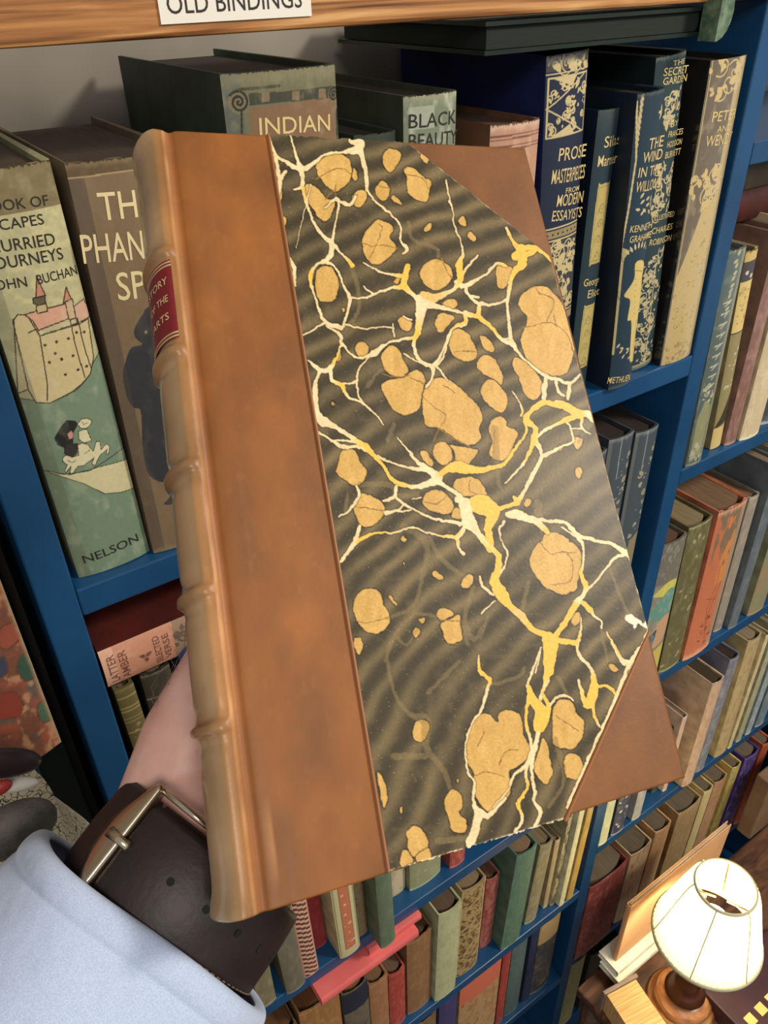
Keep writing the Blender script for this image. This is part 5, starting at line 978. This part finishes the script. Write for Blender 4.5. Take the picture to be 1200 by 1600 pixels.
VEIN = '''A 60,30,3 95,130,7 150,170,6 225,205,15 290,175,8 340,135,5 430,120,5 500,110,20 520,80,20 480,65,14|A 170,30,2 205,155,6 225,205,12 232,290,7 190,305,5|A 95,130,6 120,270,10 110,340,5|A 150,210,4 120,260,8|A 232,290,7y 260,400,5 300,490,5 345,550,7 380,575,12 365,650,10 300,690,5 270,740,10y 285,820,4 320,920,5 350,970,7 425,1000,12|A 520,110,14 545,200,7 555,290,8 560,320,4 600,370,4 660,420,5 725,490,4 720,560,4 755,600,6 735,630,3|A 380,575,8 400,460,3 415,370,4 400,355,6 470,385,6 500,340,5|A 400,350,6 340,400,2|A 380,575,8 430,630,4 480,690,10y|A 350,670,5 400,700,4 440,790,4 470,850,9 455,930,5 440,990,7
A 470,850,5 540,850,4 600,825,5 680,800,5 735,790,14y 745,740,14y 760,690,12y|A 535,670,2 600,710,3 660,730,4 735,740,8y|A 535,790,2 560,815,3 590,828,4|A 735,790,16y 790,840,8 830,870,28 820,940,20 800,1040,10y 740,1055,6 650,1080,4 600,1120,14 560,1140,5 510,1150,3|A 830,870,28 900,890,12 1000,915,5 1080,940,6|A 840,840,24t 900,850,18t 980,810,6 1020,760,14y 1015,690,16y 1035,620,4 1020,560,2 990,480,3 985,420,2 965,350,3 950,260,3|A 1020,760,8y 1060,690,4 1110,640,4|A 1020,780,5 1060,790,5 1110,760,5|A 1040,790,4 1060,830,3 1110,850,4
A 800,1040,10y 790,1090,7 820,1160,7 880,1195,10 885,1240,5 850,1300,3|A 880,1195,8 930,1130,4 960,1040,4 1000,990,5y 1050,970,8y 1040,930,5|A 900,1190,6 960,1260,3|A 740,1130,3 790,1160,3 840,1180,4|A 740,945,3 780,960,3|A 230,1040,3 300,1000,4 350,970,6|A 350,985,3 425,1040,6 430,1080,5 510,1150,3 580,1120,4|A 455,985,4 540,1005,3 620,995,2 690,1000,3|A 685,980,2 690,1040,3|A 430,1080,4 400,1150,5y 370,1200,12 320,1210,10 260,1160,3
A 370,1210,8 380,1260,7 430,1290,9y 460,1345,5 540,1380,4 640,1480,2|A 430,1280,4 500,1265,4 510,1210,3 570,1140,3|A 500,1265,4 515,1340,3 540,1380,4|A 320,1210,6 300,1270,8 300,1350,10 310,1430,12 350,1470,14|A 160,640,4 190,700,7 195,790,4|A 275,280,2 200,600,1
B 455,500,5 480,560,6y 520,600,14y 600,600,10y 680,660,12y|B 520,600,20y 530,680,20y 490,720,10y 460,840,6 460,940,6 480,1080,10|B 450,690,6y 400,680,6 350,730,4 240,790,8 200,770,8|B 500,640,22y 560,630,12y 620,600,8y|B 460,850,5 430,870,5 380,885,5 320,880,8 310,940,12y 240,920,6|B 250,790,5 260,830,5 310,880,6|B 310,940,10y 380,1000,7y 430,1060,7 480,1080,12 510,1120,6 580,1190,4 650,1240,9 700,1255,6 770,1275,8 820,1230,4|B 770,1275,7 760,1340,9|B 650,1240,8 640,1350,10|B 700,1260,5 715,1320,5 740,1340,4|B 430,1060,4 470,1050,4|B 250,940,6y 250,980,5 190,1000,4 160,1060,3 140,1140,3 100,1190,8
C 150,0,10 150,100,12 160,170,14 200,210,24 270,240,10 340,290,10 430,350,18y 480,400,10y 530,450,7y 560,510,7y 610,550,10y 700,570,10 790,550,18 830,520,24 770,470,14 720,430,9 660,360,4 610,295,2|C 170,270,4 240,310,6 310,350,10 380,345,5 430,370,6|C 240,320,5 280,310,5 370,325,4 420,345,6|C 500,400,5 580,440,4 680,465,7 760,475,12|C 830,520,20 860,490,12y 930,450,18y 1000,465,16y 1080,480,12y 1150,460,8y|C 600,570,8 590,625,8 530,650,6|C 590,625,6 650,670,8 700,700,4 800,745,5 900,765,8 960,780,10|C 650,670,5 610,700,4 545,720,8|C 545,715,8 610,705,4 680,705,4
C 290,990,6 370,880,12 400,790,8|C 370,880,10y 480,830,5y 600,825,4 700,795,4 800,835,4 930,855,8y 950,910,4 975,945,4|C 935,850,8y 980,800,8|C 380,570,6 395,620,7 340,700,5 285,740,3|C 830,540,14 890,580,9 940,610,8 970,660,20 1000,740,30 1060,830,14 1120,920,14y|C 690,640,2 740,630,3
D 50,620,14 110,640,20 100,740,24 150,790,12 210,860,12 270,920,14y 265,1000,16y 250,1060,22y 290,1130,32y 330,1190,14y 390,1240,18t 430,1290,14y 480,1330,12y 540,1350,18y 560,1400,26y 540,1460,26y 540,1543,24y|D 150,640,40y 190,650,50y 240,690,34y 215,780,18y 230,860,14y|D 260,670,12y 340,650,8y 370,630,14y 350,600,5y|D 370,640,12y 410,570,7 460,480,10 500,390,8 490,340,8 460,290,14y 470,240,8y 420,190,14y 440,150,10y 510,100,14y 570,110,12y 630,120,16y 700,160,22y 750,150,10|D 460,300,14y 430,380,8y 400,430,5 350,490,4 305,530,4|D 470,290,6 540,235,7 640,190,12y 700,170,12y|D 410,200,8y 420,260,5y 350,360,7y 300,430,9y 220,450,10y 130,465,14y 0,460,10y
D 395,170,5y 390,110,3 340,40,2|D 510,80,6 510,0,4|D 640,80,5 660,0,4|D 580,90,6 620,100,8y|D 720,170,8y 715,230,5 760,270,3|D 640,210,5 660,250,4 670,310,5 600,340,5 520,380,10|D 660,240,3 720,240,4|D 750,160,14 780,200,10|D 320,700,12 360,700,22 430,720,18 490,750,14 530,790,12y|D 440,720,10 560,735,7 630,745,7 700,810,10 800,840,7 880,860,8 940,895,12 970,915,12|D 610,770,4 660,800,4 700,825,10 725,880,4 725,960,4 710,1010,8y 735,1070,12y 730,1120,8 700,1160,16 680,1190,16y 640,1260,12y 590,1330,12y 560,1380,14y|D 730,1110,6 790,1060,5 850,980,5 900,930,6 950,910,8
D 720,1170,10y 760,1210,12y 780,1240,6 820,1270,4 825,1310,3|D 300,735,6 275,780,5 285,840,3 320,900,4 305,970,3 275,1010,6|D 170,1030,4 185,1080,5 240,1130,8|D 250,1160,4 180,1230,3|D 60,820,7 50,860,3 90,910,4|D 0,820,5 50,825,6 90,785,7|D 710,1250,3 715,1310,4 690,1380,8y 620,1390,5y 580,1370,10y|D 690,1390,6y 705,1450,4 750,1500,4 765,1540,4|D 850,1330,3 880,1390,4y 910,1430,5y 930,1480,10 980,1490,10|D 500,1410,4 480,1500,3 470,1543,3|D 1072,1318,5 1040,1400,7 985,1530,6|D 970,915,6 1000,1020,2 1050,1200,3 1072,1300,5
E 740,0,20y 745,60,16y 735,110,10y 725,150,4 712,190,4|E 675,150,5y 685,190,12y 715,230,18y 710,280,18y 740,220,7y 720,170,4y 740,130,3|E 670,150,3 690,90,3 710,40,3|E 675,180,6y 665,260,4y 680,320,4 690,360,6 705,310,6 708,280,8|E 690,360,9 670,400,5 625,440,4 615,470,3|E 600,510,3 575,540,4 540,570,8 515,560,14 500,620,12 485,655,14|E 515,560,10 495,520,4 500,460,3 480,430,3 470,350,2 490,270,2 520,230,3 540,160,4 550,130,6y 515,100,5y 515,50,2|E 685,370,7 665,430,4 670,480,4y 640,530,5y 655,580,4 630,620,3|E 685,370,7 685,430,4 695,490,5 690,520,4 712,555,6 695,600,4|E 740,220,4 760,190,3 790,180,3 820,195,2
E 835,0,4 835,50,3 875,90,4 885,140,10y 880,180,16y 860,210,8y 835,130,3|E 890,150,5y 930,150,4y 955,175,4y|E 880,200,8y 885,235,4y 905,280,3|E 770,0,8y 830,10,6y|E 940,0,3 965,50,4 985,75,8|E 615,480,2 560,540,2|E 1040,20,5 1000,80,6 960,180,5 920,270,4 870,380,4 800,540,5'''
def parse(s): return [(q[0], q[2:]) for l in s.split('\n') for q in l.split('|')]
def veins(s, kk_=2.2):
    acc = np.zeros(len(gx)); ay = np.zeros(len(gx)); at2 = np.zeros(len(gx))
    for r, t in parse(s):
        k, ox, oy = REG[r]; P_ = []
        for q in t.split():
            x, y, w_ = q.split(','); fl = w_[-1] if w_[-1] in 'yt' else ''
            P_.append((float(x)/k+ox, float(y)/k+oy, float(w_.rstrip('yt'))/k*1.08+.12, 1. if fl == 'y' else 0., 1. if fl == 't' else 0.))
        P_ = np.array(P_)
        Q = []
        for i in range(len(P_)-1):
            p0, p1, p2, p3 = P_[max(i-1, 0)], P_[i], P_[i+1], P_[min(i+2, len(P_)-1)]
            for u in (0, .25, .5, .75):
                v = .5*((2*p1)+(p2-p0)*u+(2*p0-5*p1+4*p2-p3)*u*u+(3*p1-p0-3*p2+p3)*u**3); v[2:] = p1[2:]*(1-u)+p2[2:]*u; Q.append(v)
        Q.append(P_[-1])
        for a, b in zip(Q[:-1], Q[1:]):
            pad = max(a[2], b[2])+7
            I = np.nonzero((c.x > min(a[0], b[0])-pad) & (c.x < max(a[0], b[0])+pad) & (c.z > min(a[1], b[1])-pad) & (c.z < max(a[1], b[1])+pad))[0]
            if not len(I): continue
            dx, dz = b[0]-a[0], b[1]-a[1]; u = np.clip(((c.x[I]-a[0])*dx+(c.z[I]-a[1])*dz)/(dx*dx+dz*dz+1e-9), 0, 1)
            d = np.hypot(c.x[I]-a[0]-u*dx, c.z[I]-a[1]-u*dz)-(a[2]+(b[2]-a[2])*u)
            e = np.exp(np.clip(-d*1.6, -30, 14)); acc[I] = np.maximum(acc[I], e)+np.minimum(acc[I], e)*.35; ay[I] += e*(a[3]+(b[3]-a[3])*u); at2[I] += e*(a[4]+(b[4]-a[4])*u)
            tot[I] += e
    return acc, ay, at2
tot = np.zeros(len(gx)); acc, _, _ = veins(GHOST)
ghost = np.clip(np.log(acc+1e-9)/1.6/2+.6, 0, 1)
c.blend(ghost*.55, (132, 114, 76))
BL = (200, 160, 88)
for r, t in parse(BLOB):
    P_ = smoothpoly(T(r, t)); I = c.box(P_, 4)
    if not len(I): continue
    d = c.dist(P_, I, True); i_ = c.inside(P_, I); out_ = I[(~i_) & (d < 1.6)]; c.c[out_] = c.c[out_]*.62
    k = I[i_]; c.c[k] = BL; dk = d[i_]; tint = (fbm(gx[k]/9, gy[k]/30, 61, 4)-.5)[:, None]; c.c[k] += tint*26; c.c[k] += np.clip(1.2-dk, 0, 1.2)[:, None]*np.array([-60, -50, -34])
gk = ghost*np.clip((c.c[:, 0]-150)/50, 0, 1); c.blend(gk*.6, (150, 118, 62))
# darker fissures across the larger spots
for r, t in parse('A 305,250 370,215 420,200 470,225|A 345,355 360,340 390,310|A 395,290 400,360|A 530,575 580,590 640,585 705,600|A 615,480 630,500 600,590 570,640|A 930,660 960,720 980,750|A 760,235 800,240 840,260 860,300|A 620,290 640,300 660,300|A 640,1230 700,1245 760,1235|A 780,1250 840,1280|B 540,1000 600,985 650,975 700,985 760,1040 780,1110|B 650,975 670,930 690,880 680,850 620,830 600,800|B 700,985 690,940|B 200,1120 260,1115 300,1120|B 110,1500 180,1545 260,1590|B 140,1290 190,1320|C 380,680 440,690 520,700|C 395,1320 450,1325 540,1300|C 760,655 830,665 880,620|C 1010,540 1010,590 1040,610|D 500,860 550,910 620,900 660,940 670,1000 650,1060 560,1075|D 600,905 680,905|D 250,250 245,330 240,400|E 500,440 540,425 590,440|E 580,400 600,360 640,355|E 510,340 530,300|E 770,250 830,290|C 860,1310 950,1320|A 840,1350 900,1400 950,1440 920,1500 890,1560'):
    c.line(smoothpoly(T(r, t)+T(r, t)[::-1]), 1.5, (140, 104, 52))
tot[:] = 0; acc, ay, at2 = veins(VEIN)
dd_ = np.log(acc+1e-9)/1.6; a_ = np.clip(dd_*1.3+.55, 0, 1); fy = np.clip(ay/(tot+1e-9)*1.25, 0, 1); ft = np.clip(at2/(tot+1e-9)*1.2, 0, 1)
hal = np.clip((dd_+2.2)*.8, 0, 1)*(1-a_); c.c *= (1-.28*hal)[:, None]
vc = np.array([224., 204., 160.])+(fbm(gx/14, gy/14, 71, 3)-.5)[:, None]*30
thin = np.clip(1-dd_/2.2, 0, 1)[:, None]; vc = vc*(1-thin*.35)+np.array([206., 176., 110.])*thin*.35
vc = vc+(np.array([222., 182., 78.])-vc)*fy[:, None]; vc = vc+(np.array([214., 178., 108.])-vc)*ft[:, None]
c.c += (vc-c.c)*a_[:, None]
# bruised bare patch and rubbed edges
P_ = smoothpoly(T('D', '955,1235 985,1232 1000,1250 1035,1270 1045,1285 1072,1262 1078,1310 1050,1305 1020,1285 1000,1310 985,1285 960,1275 950,1255')); I = c.box(P_, 3); c.c[I[c.inside(P_, I)]] = (228, 216, 188)
e_ = np.clip(1-(dbot-2)/2.2, 0, 1)*(vnoise(gx/4, gy/4, 77)*1.3); c.blend(e_, (232, 218, 190))
e2 = np.clip(1-c.dist(PX[1:6], allI)/1.8, 0, 1)*vnoise(gx/6, gy/6, 78)*1.2; c.blend(e2, (206, 180, 130)); e3 = np.clip(1-c.dist(PX[6:9], allI)/1.6, 0, 1)*vnoise(gx/5, gy/5, 79); c.blend(e3, (214, 196, 156))
spk = vnoise(gx/1.3, gy/1.3, 80); c.blend((spk > .965)*.6, (190, 170, 130))
c.c *= (1+(fbm(gx/2.0, gy/2.0, 90, 2)-.5)*.16)[:, None]
idx = -np.ones(len(gx), np.int64); kidx = np.nonzero(keep)[0]; idx[kidx] = np.arange(len(kidx)); G = idx.reshape(sh)
q = np.stack([G[:-1, :-1], G[1:, :-1], G[1:, 1:], G[:-1, 1:]], -1).reshape(-1, 4); q = q[(q >= 0).all(1)]
Vv = BKn(pts[kidx])-HO
me = bpy.data.meshes.new('marbled_paper'); me.vertices.add(len(Vv)); me.vertices.foreach_set('co', Vv.astype(np.float32).ravel())
me.loops.add(q.size); me.loops.foreach_set('vertex_index', q.astype(np.int32).ravel()); me.polygons.add(len(q)); me.polygons.foreach_set('loop_start', np.arange(0, q.size, 4, dtype=np.int32))
me.polygons.foreach_set('use_smooth', np.ones(len(q), bool)); me.update(calc_edges=True); me.materials.append(attr_mat('marbled_paper', .42, .4, grain=.06, gscale=900, bump=.06))
mp_ = bpy.data.objects.new('marbled_paper', me); sc.collection.objects.link(mp_); mp_.parent = held; set_ink(mp_, c.c[kidx], np.zeros(len(kidx)))
# leather edges laid along the joins
def strip(p, q_, wd, h, name):
    a = np.array(onB(*p)); b = np.array(onB(*q_)); t = (b-a)/np.linalg.norm(b-a); nn_ = np.array([-t[1], t[0]]); V = []; K = 24
    for k in range(K+1):
        m = a+(b-a)*k/K
        for o, cc in ((-wd, -.0001), (-wd*.5, -h), (wd*.5, -h), (wd, -.0001)): V.append((*(m+nn_*o), cc))
    F = [(k*4+i, k*4+i+1, k*4+5+i, k*4+4+i) for k in range(K) for i in range(3)]
    hmesh(name, V, F, mat('leather_edge', (146, 92, 52), .45))
strip((419, 211), (607, 1362), .00055, .00075, 'leather_edge'); strip((1014, 986), (882, 1283), .0006, .0008, 'leather_edge')

MC['marbled_paper'].node_tree.nodes['Principled BSDF'].inputs['Specular IOR Level'].default_value = .25
lea.node_tree.nodes['Principled BSDF'].inputs['Specular IOR Level'].default_value = .4
# ---------------------------------------------------------------- the person: arm, hand, cuff, watch
NW = .024
a0, b0 = onB(281, 1387, TB+.006+NW); a1, b1 = onB(281+59, 1387-81, TB+.006+NW)
CW = BK(a0, b0, TB+.006+NW); AXs = BK(a1, b1, TB+.006+NW)-CW; AXs /= np.linalg.norm(AXs)
NN = N_-AXs*(N_@AXs); NN /= np.linalg.norm(NN); SD = np.cross(NN, AXs); SD /= np.linalg.norm(SD)
sx_, _ = proj(CW+SD*.03)
if sx_[0] < 285: SD = -SD                                      # + side = lower right of the picture
def H3(s, u, n): return CW+AXs*s+SD*u+NN*n                    # along, across, away
person = empty('person', tuple(H3(-.10, 0, 0))); PO = np.array(person.location)
tag(person, 'person\'s arm in a light blue shirt cuff holding up the large leather book from behind', 'person')
SKIN = bpy.data.materials.new('skin'); SKIN.use_nodes = True; nt = SKIN.node_tree; b = nt.nodes['Principled BSDF']
b.inputs['Roughness'].default_value = .5; b.inputs['Subsurface Weight'].default_value = .15; b.inputs['Subsurface Radius'].default_value = (.01, .004, .002); b.inputs['Subsurface Scale'].default_value = .3
nz = nt.nodes.new('ShaderNodeTexNoise'); nz.inputs['Scale'].default_value = 45; nz.inputs['Detail'].default_value = 5; tc = nt.nodes.new('ShaderNodeTexCoord'); nt.links.new(tc.outputs['Object'], nz.inputs['Vector'])
cr = nt.nodes.new('ShaderNodeValToRGB'); cr.color_ramp.elements[0].position = .35; cr.color_ramp.elements[0].color = L4((208, 160, 146)); cr.color_ramp.elements[1].position = .68; cr.color_ramp.elements[1].color = L4((228, 186, 174)); nt.links.new(nz.outputs['Fac'], cr.inputs['Fac']); nt.links.new(cr.outputs[0], b.inputs['Base Color'])
n2 = nt.nodes.new('ShaderNodeTexNoise'); n2.inputs['Scale'].default_value = 600; nt.links.new(tc.outputs['Object'], n2.inputs['Vector']); bp = nt.nodes.new('ShaderNodeBump'); bp.inputs['Strength'].default_value = .2; bp.inputs['Distance'].default_value = .0005; nt.links.new(n2.outputs['Fac'], bp.inputs['Height']); nt.links.new(bp.outputs[0], b.inputs['Normal'])
mb = MB()
def oval(s, u0, n0, ru, rn, k=28, ds=0, p=2.0):
    R = []
    for i in range(k):
        t = 2*math.pi*i/k; cs, sn = math.cos(t), math.sin(t)
        R.append(H3(s+ds*sn, u0+ru*math.copysign(abs(sn)**(2/p), sn), n0-rn*math.copysign(abs(cs)**(2/p), cs))-PO)
    return R
AW, BW = .0262, .0205
mb.rings([oval(-.24, 0, .0, .038, .034), oval(-.16, 0, 0, .034, .029), oval(-.08, 0, 0, .030, .0245), oval(-.03, 0, 0, AW, BW), oval(0, 0, 0, AW, BW), oval(.015, -.0005, .0, .0268, .020), oval(.03, -.0015, .003, .0285, .0185), oval(.05, -.001, .004, .031, .017), oval(.075, .001, .003, .037, .015, p=2.4), oval(.092, .001, .003, .041, .0135, p=2.6), oval(.103, .001, .003, .039, .011, p=2.6), oval(.108, .001, .003, .034, .007)])
def chain(P_, R_): mb.tube([Vector(H3(*p)-PO) for p in P_], R_, 16); [ball(H3(*p)-PO, r) for p, r in zip(P_, R_)]
def ball(c_, r, k=10):
    R = []
    for j in range(1, k):
        t = math.pi*j/k; R.append([(c_[0]+r*math.sin(t)*math.cos(2*math.pi*i/14), c_[1]+r*math.sin(t)*math.sin(2*math.pi*i/14), c_[2]+r*math.cos(t)) for i in range(14)])
    mb.rings(R)
# thenar eminence and thumb lie along the spine side, fingers spread behind the book
chain([(.012, -.0185, .002), (.033, -.0235, .001), (.054, -.029, .001), (.074, -.034, .001), (.100, -.040, -.001), (.122, -.043, -.003)], [.013, .0155, .0135, .0108, .0098, .0075])
chain([(.010, .012, .002), (.04, .016, .001), (.07, .026, .001)], [.0125, .0125, .012])
for u, L_, sp, r in ((-.029, (.045, .026, .021), -.17, .0094), (-.009, (.050, .030, .022), -.05, .0096), (.012, (.046, .028, .022), .06, .0092), (.031, (.037, .021, .019), .2, .0082)):
    s_ = .098-abs(u)*.25; n_ = .003; P_ = [(s_-.02, u, n_), (s_, u, n_)]; R_ = [r*1.1, r*1.06]; ang = -.02
    for q, l in enumerate(L_):
        ang += (.10, -.10, -.12)[q]; s_ += l*math.cos(sp)*math.cos(ang); u += l*math.sin(sp); n_ += l*math.sin(ang); P_.append((s_, u, n_)); R_.append(r*(.96, .88, .74)[q])
        if q < 2: pass
    chain(P_, R_)
arm = mb.build('body', SKIN, person, True)
rm_ = arm.modifiers.new('one_surface', 'REMESH'); rm_.mode = 'VOXEL'; rm_.voxel_size = .0012; rm_.use_smooth_shade = True
sm = arm.modifiers.new('soften', 'SMOOTH'); sm.factor = .6; sm.iterations = 9
# shirt cuff
SH = bpy.data.materials.new('light_blue_shirt'); SH.use_nodes = True; nt = SH.node_tree; b = nt.nodes['Principled BSDF']; b.inputs['Roughness'].default_value = .85; b.inputs['Sheen Weight'].default_value = .3
tc = nt.nodes.new('ShaderNodeTexCoord'); nz = nt.nodes.new('ShaderNodeTexNoise'); nz.inputs['Scale'].default_value = 2800; nz.inputs['Detail'].default_value = 2; nt.links.new(tc.outputs['Object'], nz.inputs['Vector'])
cr = nt.nodes.new('ShaderNodeValToRGB'); cr.color_ramp.elements[0].position = .35; cr.color_ramp.elements[1].position = .65; cr.color_ramp.elements[0].color = L4((164, 180, 210)); cr.color_ramp.elements[1].color = L4((182, 198, 226)); nt.links.new(nz.outputs['Fac'], cr.inputs['Fac']); nt.links.new(cr.outputs[0], b.inputs['Base Color'])
n3 = nt.nodes.new('ShaderNodeTexNoise'); n3.inputs['Scale'].default_value = 42; n3.inputs['Detail'].default_value = 3; nt.links.new(tc.outputs['Object'], n3.inputs['Vector']); bp = nt.nodes.new('ShaderNodeBump'); bp.inputs['Strength'].default_value = .5; bp.inputs['Distance'].default_value = .004; nt.links.new(n3.outputs['Fac'], bp.inputs['Height']); nt.links.new(bp.outputs[0], b.inputs['Normal'])
R = []; K = 96
ss = [-.0125, -.0115, -.012, -.0145, -.017, -.0185, -.020, -.028, -.045, -.07, -.10, -.14, -.20, -.26]
for j, s_ in enumerate(ss):
    t = min(1, (-s_-.0115)/.2); off = (-.0018, 0, .0012, .0016, .0013, .0004, .0010, .0012, .0012, .0015, .002, .003, .004, .004)[j]
    ra, rb = .0395+.013*t+off, .0325+.013*t+off; rg = []
    for i in range(K):
        a = 2*math.pi*i/K; wob = .0007*math.sin(a*5+s_*90)+.0008*math.sin(a*3-s_*60)*t*3
        rg.append(H3(s_+.0008*math.sin(a*3+1), (ra+wob)*math.sin(a), .004-(rb+wob)*math.cos(a))-PO)
    R.append(rg)
cf = MB().rings(R, cap=False).build('shirt_cuff', SH, person, True); so = cf.modifiers.new('cloth_thickness', 'SOLIDIFY'); so.thickness = .0016; so.offset = -1
su = cf.modifiers.new('smooth', 'SUBSURF'); su.levels = 1; su.render_levels = 2
THR = mat('pale_thread', (186, 198, 220), .8); mb = MB()
for i in range(90):
    a = 2*math.pi*i/90; p = [H3(-.0200+.0008*math.sin(a*3+1), (.0408)*math.sin(a+o), .004-(.0338)*math.cos(a+o))-PO for o in (0, .035)]; mb.tube(p, .00028, 5)
mb.build('cuff_stitching', THR, cf)
# wristwatch
watch = empty('wristwatch', tuple(H3(0, 0, 0))); WO = np.array(watch.location)
tag(watch, 'wristwatch strap of dark brown leather with a steel buckle on the inner wrist', 'wristwatch')
def WR(s, th, o): a = math.radians(th); return H3(s, (AW+o)*math.sin(a), -(BW+o)*math.cos(a))-WO
LEA = mat('dark_brown_strap', (40, 25, 23), .5, col2=(28, 18, 17), scale=60, bump=.12)
def strap(name, s0, s1, t0, t1, o, th, taper=0, endround=False, m=None):
    mb = MB(); R = []; n = 60
    for k in range(n+1):
        t = k/n; a = t0+(t1-t0)*t; w_ = 1.0
        if endround and t > .9: w_ = math.sqrt(max(.02, 1-((t-.9)/.1)**2))
        m_ = (s0+s1)/2; hw = (s1-s0)/2*w_*(1-taper*t)
        R.append([WR(m_-hw, a, o), WR(m_-hw, a, o+th*.7), WR(m_-hw*.86, a, o+th), WR(m_, a, o+th*1.15), WR(m_+hw*.86, a, o+th), WR(m_+hw, a, o+th*.7), WR(m_+hw, a, o)])
    return mb.rings(R).build(name, m or LEA, watch, True)
strap('strap', -.0125, .0145, -44, -150, .0022, .0028); strap('strap', -.0125, .0145, -40, 150, .0008, .0028)
tail = strap('strap_tail', -.0115, .0135, -41, 96, .0042, .0026, taper=.04, endround=True)
HOLE = mat('strap_hole', (12, 8, 8), .8); mb = MB()
for th in (-12, 8, 28, 46, 64): mb.tube([WR(.001, th, .0067), WR(.001, th, .0074)], .00105, 12)
mb.build('strap_holes', HOLE, tail)
ST = mat('tan_stitching', (120, 98, 78), .8); mb = MB()
for th in np.arange(20, 92, 4.2): mb.tube([WR(-.0098, th, .0068), WR(-.0098, th+2.4, .0068)], .00022, 5)
mb.build('stitching', ST, tail)
STEEL = mat('champagne_steel', (196, 180, 156), .22, .95)
def bar(P_, r, name='buckle_frame', par=None): return MB().tube(P_, r, 12).build(name, STEEL, par or watch, True)
V = []; n = 26; mb = MB(); R = []
for k in range(n+1):                                           # broad curved bow of the buckle
    s_ = -.0150+.0325*k/n; bl = math.sin(math.pi*k/n); th = -45-9*bl
    R.append([WR(s_, -49-15*bl, .0030), WR(s_, -49-14*bl, .0056), WR(s_, -47-8*bl, .0072), WR(s_, -44, .0084), WR(s_, -42.6, .0080), WR(s_, -42.6, .0050)])
bf = mb.rings(R).build('buckle', STEEL, watch, True)
bar([WR(.0170, -47, .006), WR(.0168, -36, .0068), WR(.0166, -24, .0070), WR(.0164, -12, .0066)], [.0010, .0009, .0009, .0008], 'buckle_arm', bf)
bar([WR(-.0145, -47, .006), WR(-.0144, -30, .0066), WR(-.0143, -10, .0068), WR(-.0142, 14, .0062)], [.0010, .0009, .0008, .0008], 'buckle_arm', bf)
bar([WR(.0012, -50, .0085), WR(.0012, -44, .0082), WR(.0012, -37, .0078)], [.0016, .0013, .0014], 'buckle_tongue', bf)
lathe_R = []
cc = 180
case_ = MB(); R = []
for r, o in ((.004, .003), (.019, .003), (.0205, .005), (.0205, .0095), (.019, .0115), (.017, .012), (.001, .012)):
    R.append([H3(.001+r*math.cos(t), r*math.sin(t), BW+o)-WO for t in [2*math.pi*i/40 for i in range(40)]])
case_.rings(R).build('watch_case', STEEL, watch, True)
for o in bpy.data.objects:
    if o.parent == watch and o.name.startswith('strap_tail'): pass
# hairs at the edge of the wrist
rr = random.Random(3); mb = MB()
for k in range(26):
    s_ = rr.uniform(.03, .062); p = H3(s_, -.040+rr.uniform(-.002, .004), -.004)-PO; d1 = AXs*rr.uniform(.006, .011)-SD*rr.uniform(.001, .006)+NN*rr.uniform(-.002, .003)
    mb.tube([p+SD*.008, p+d1*.5, p+d1+AXs*.002], [.00008, .00007, .00003], 4)
mb.build('arm_hair', mat('fine_hair', (120, 96, 78), .6), person); bpy.data.objects['arm_hair']['kind'] = 'stuff'
for o in sc.objects:
    if o.type == 'LIGHT' and o.parent is None: o['kind'] = 'light'
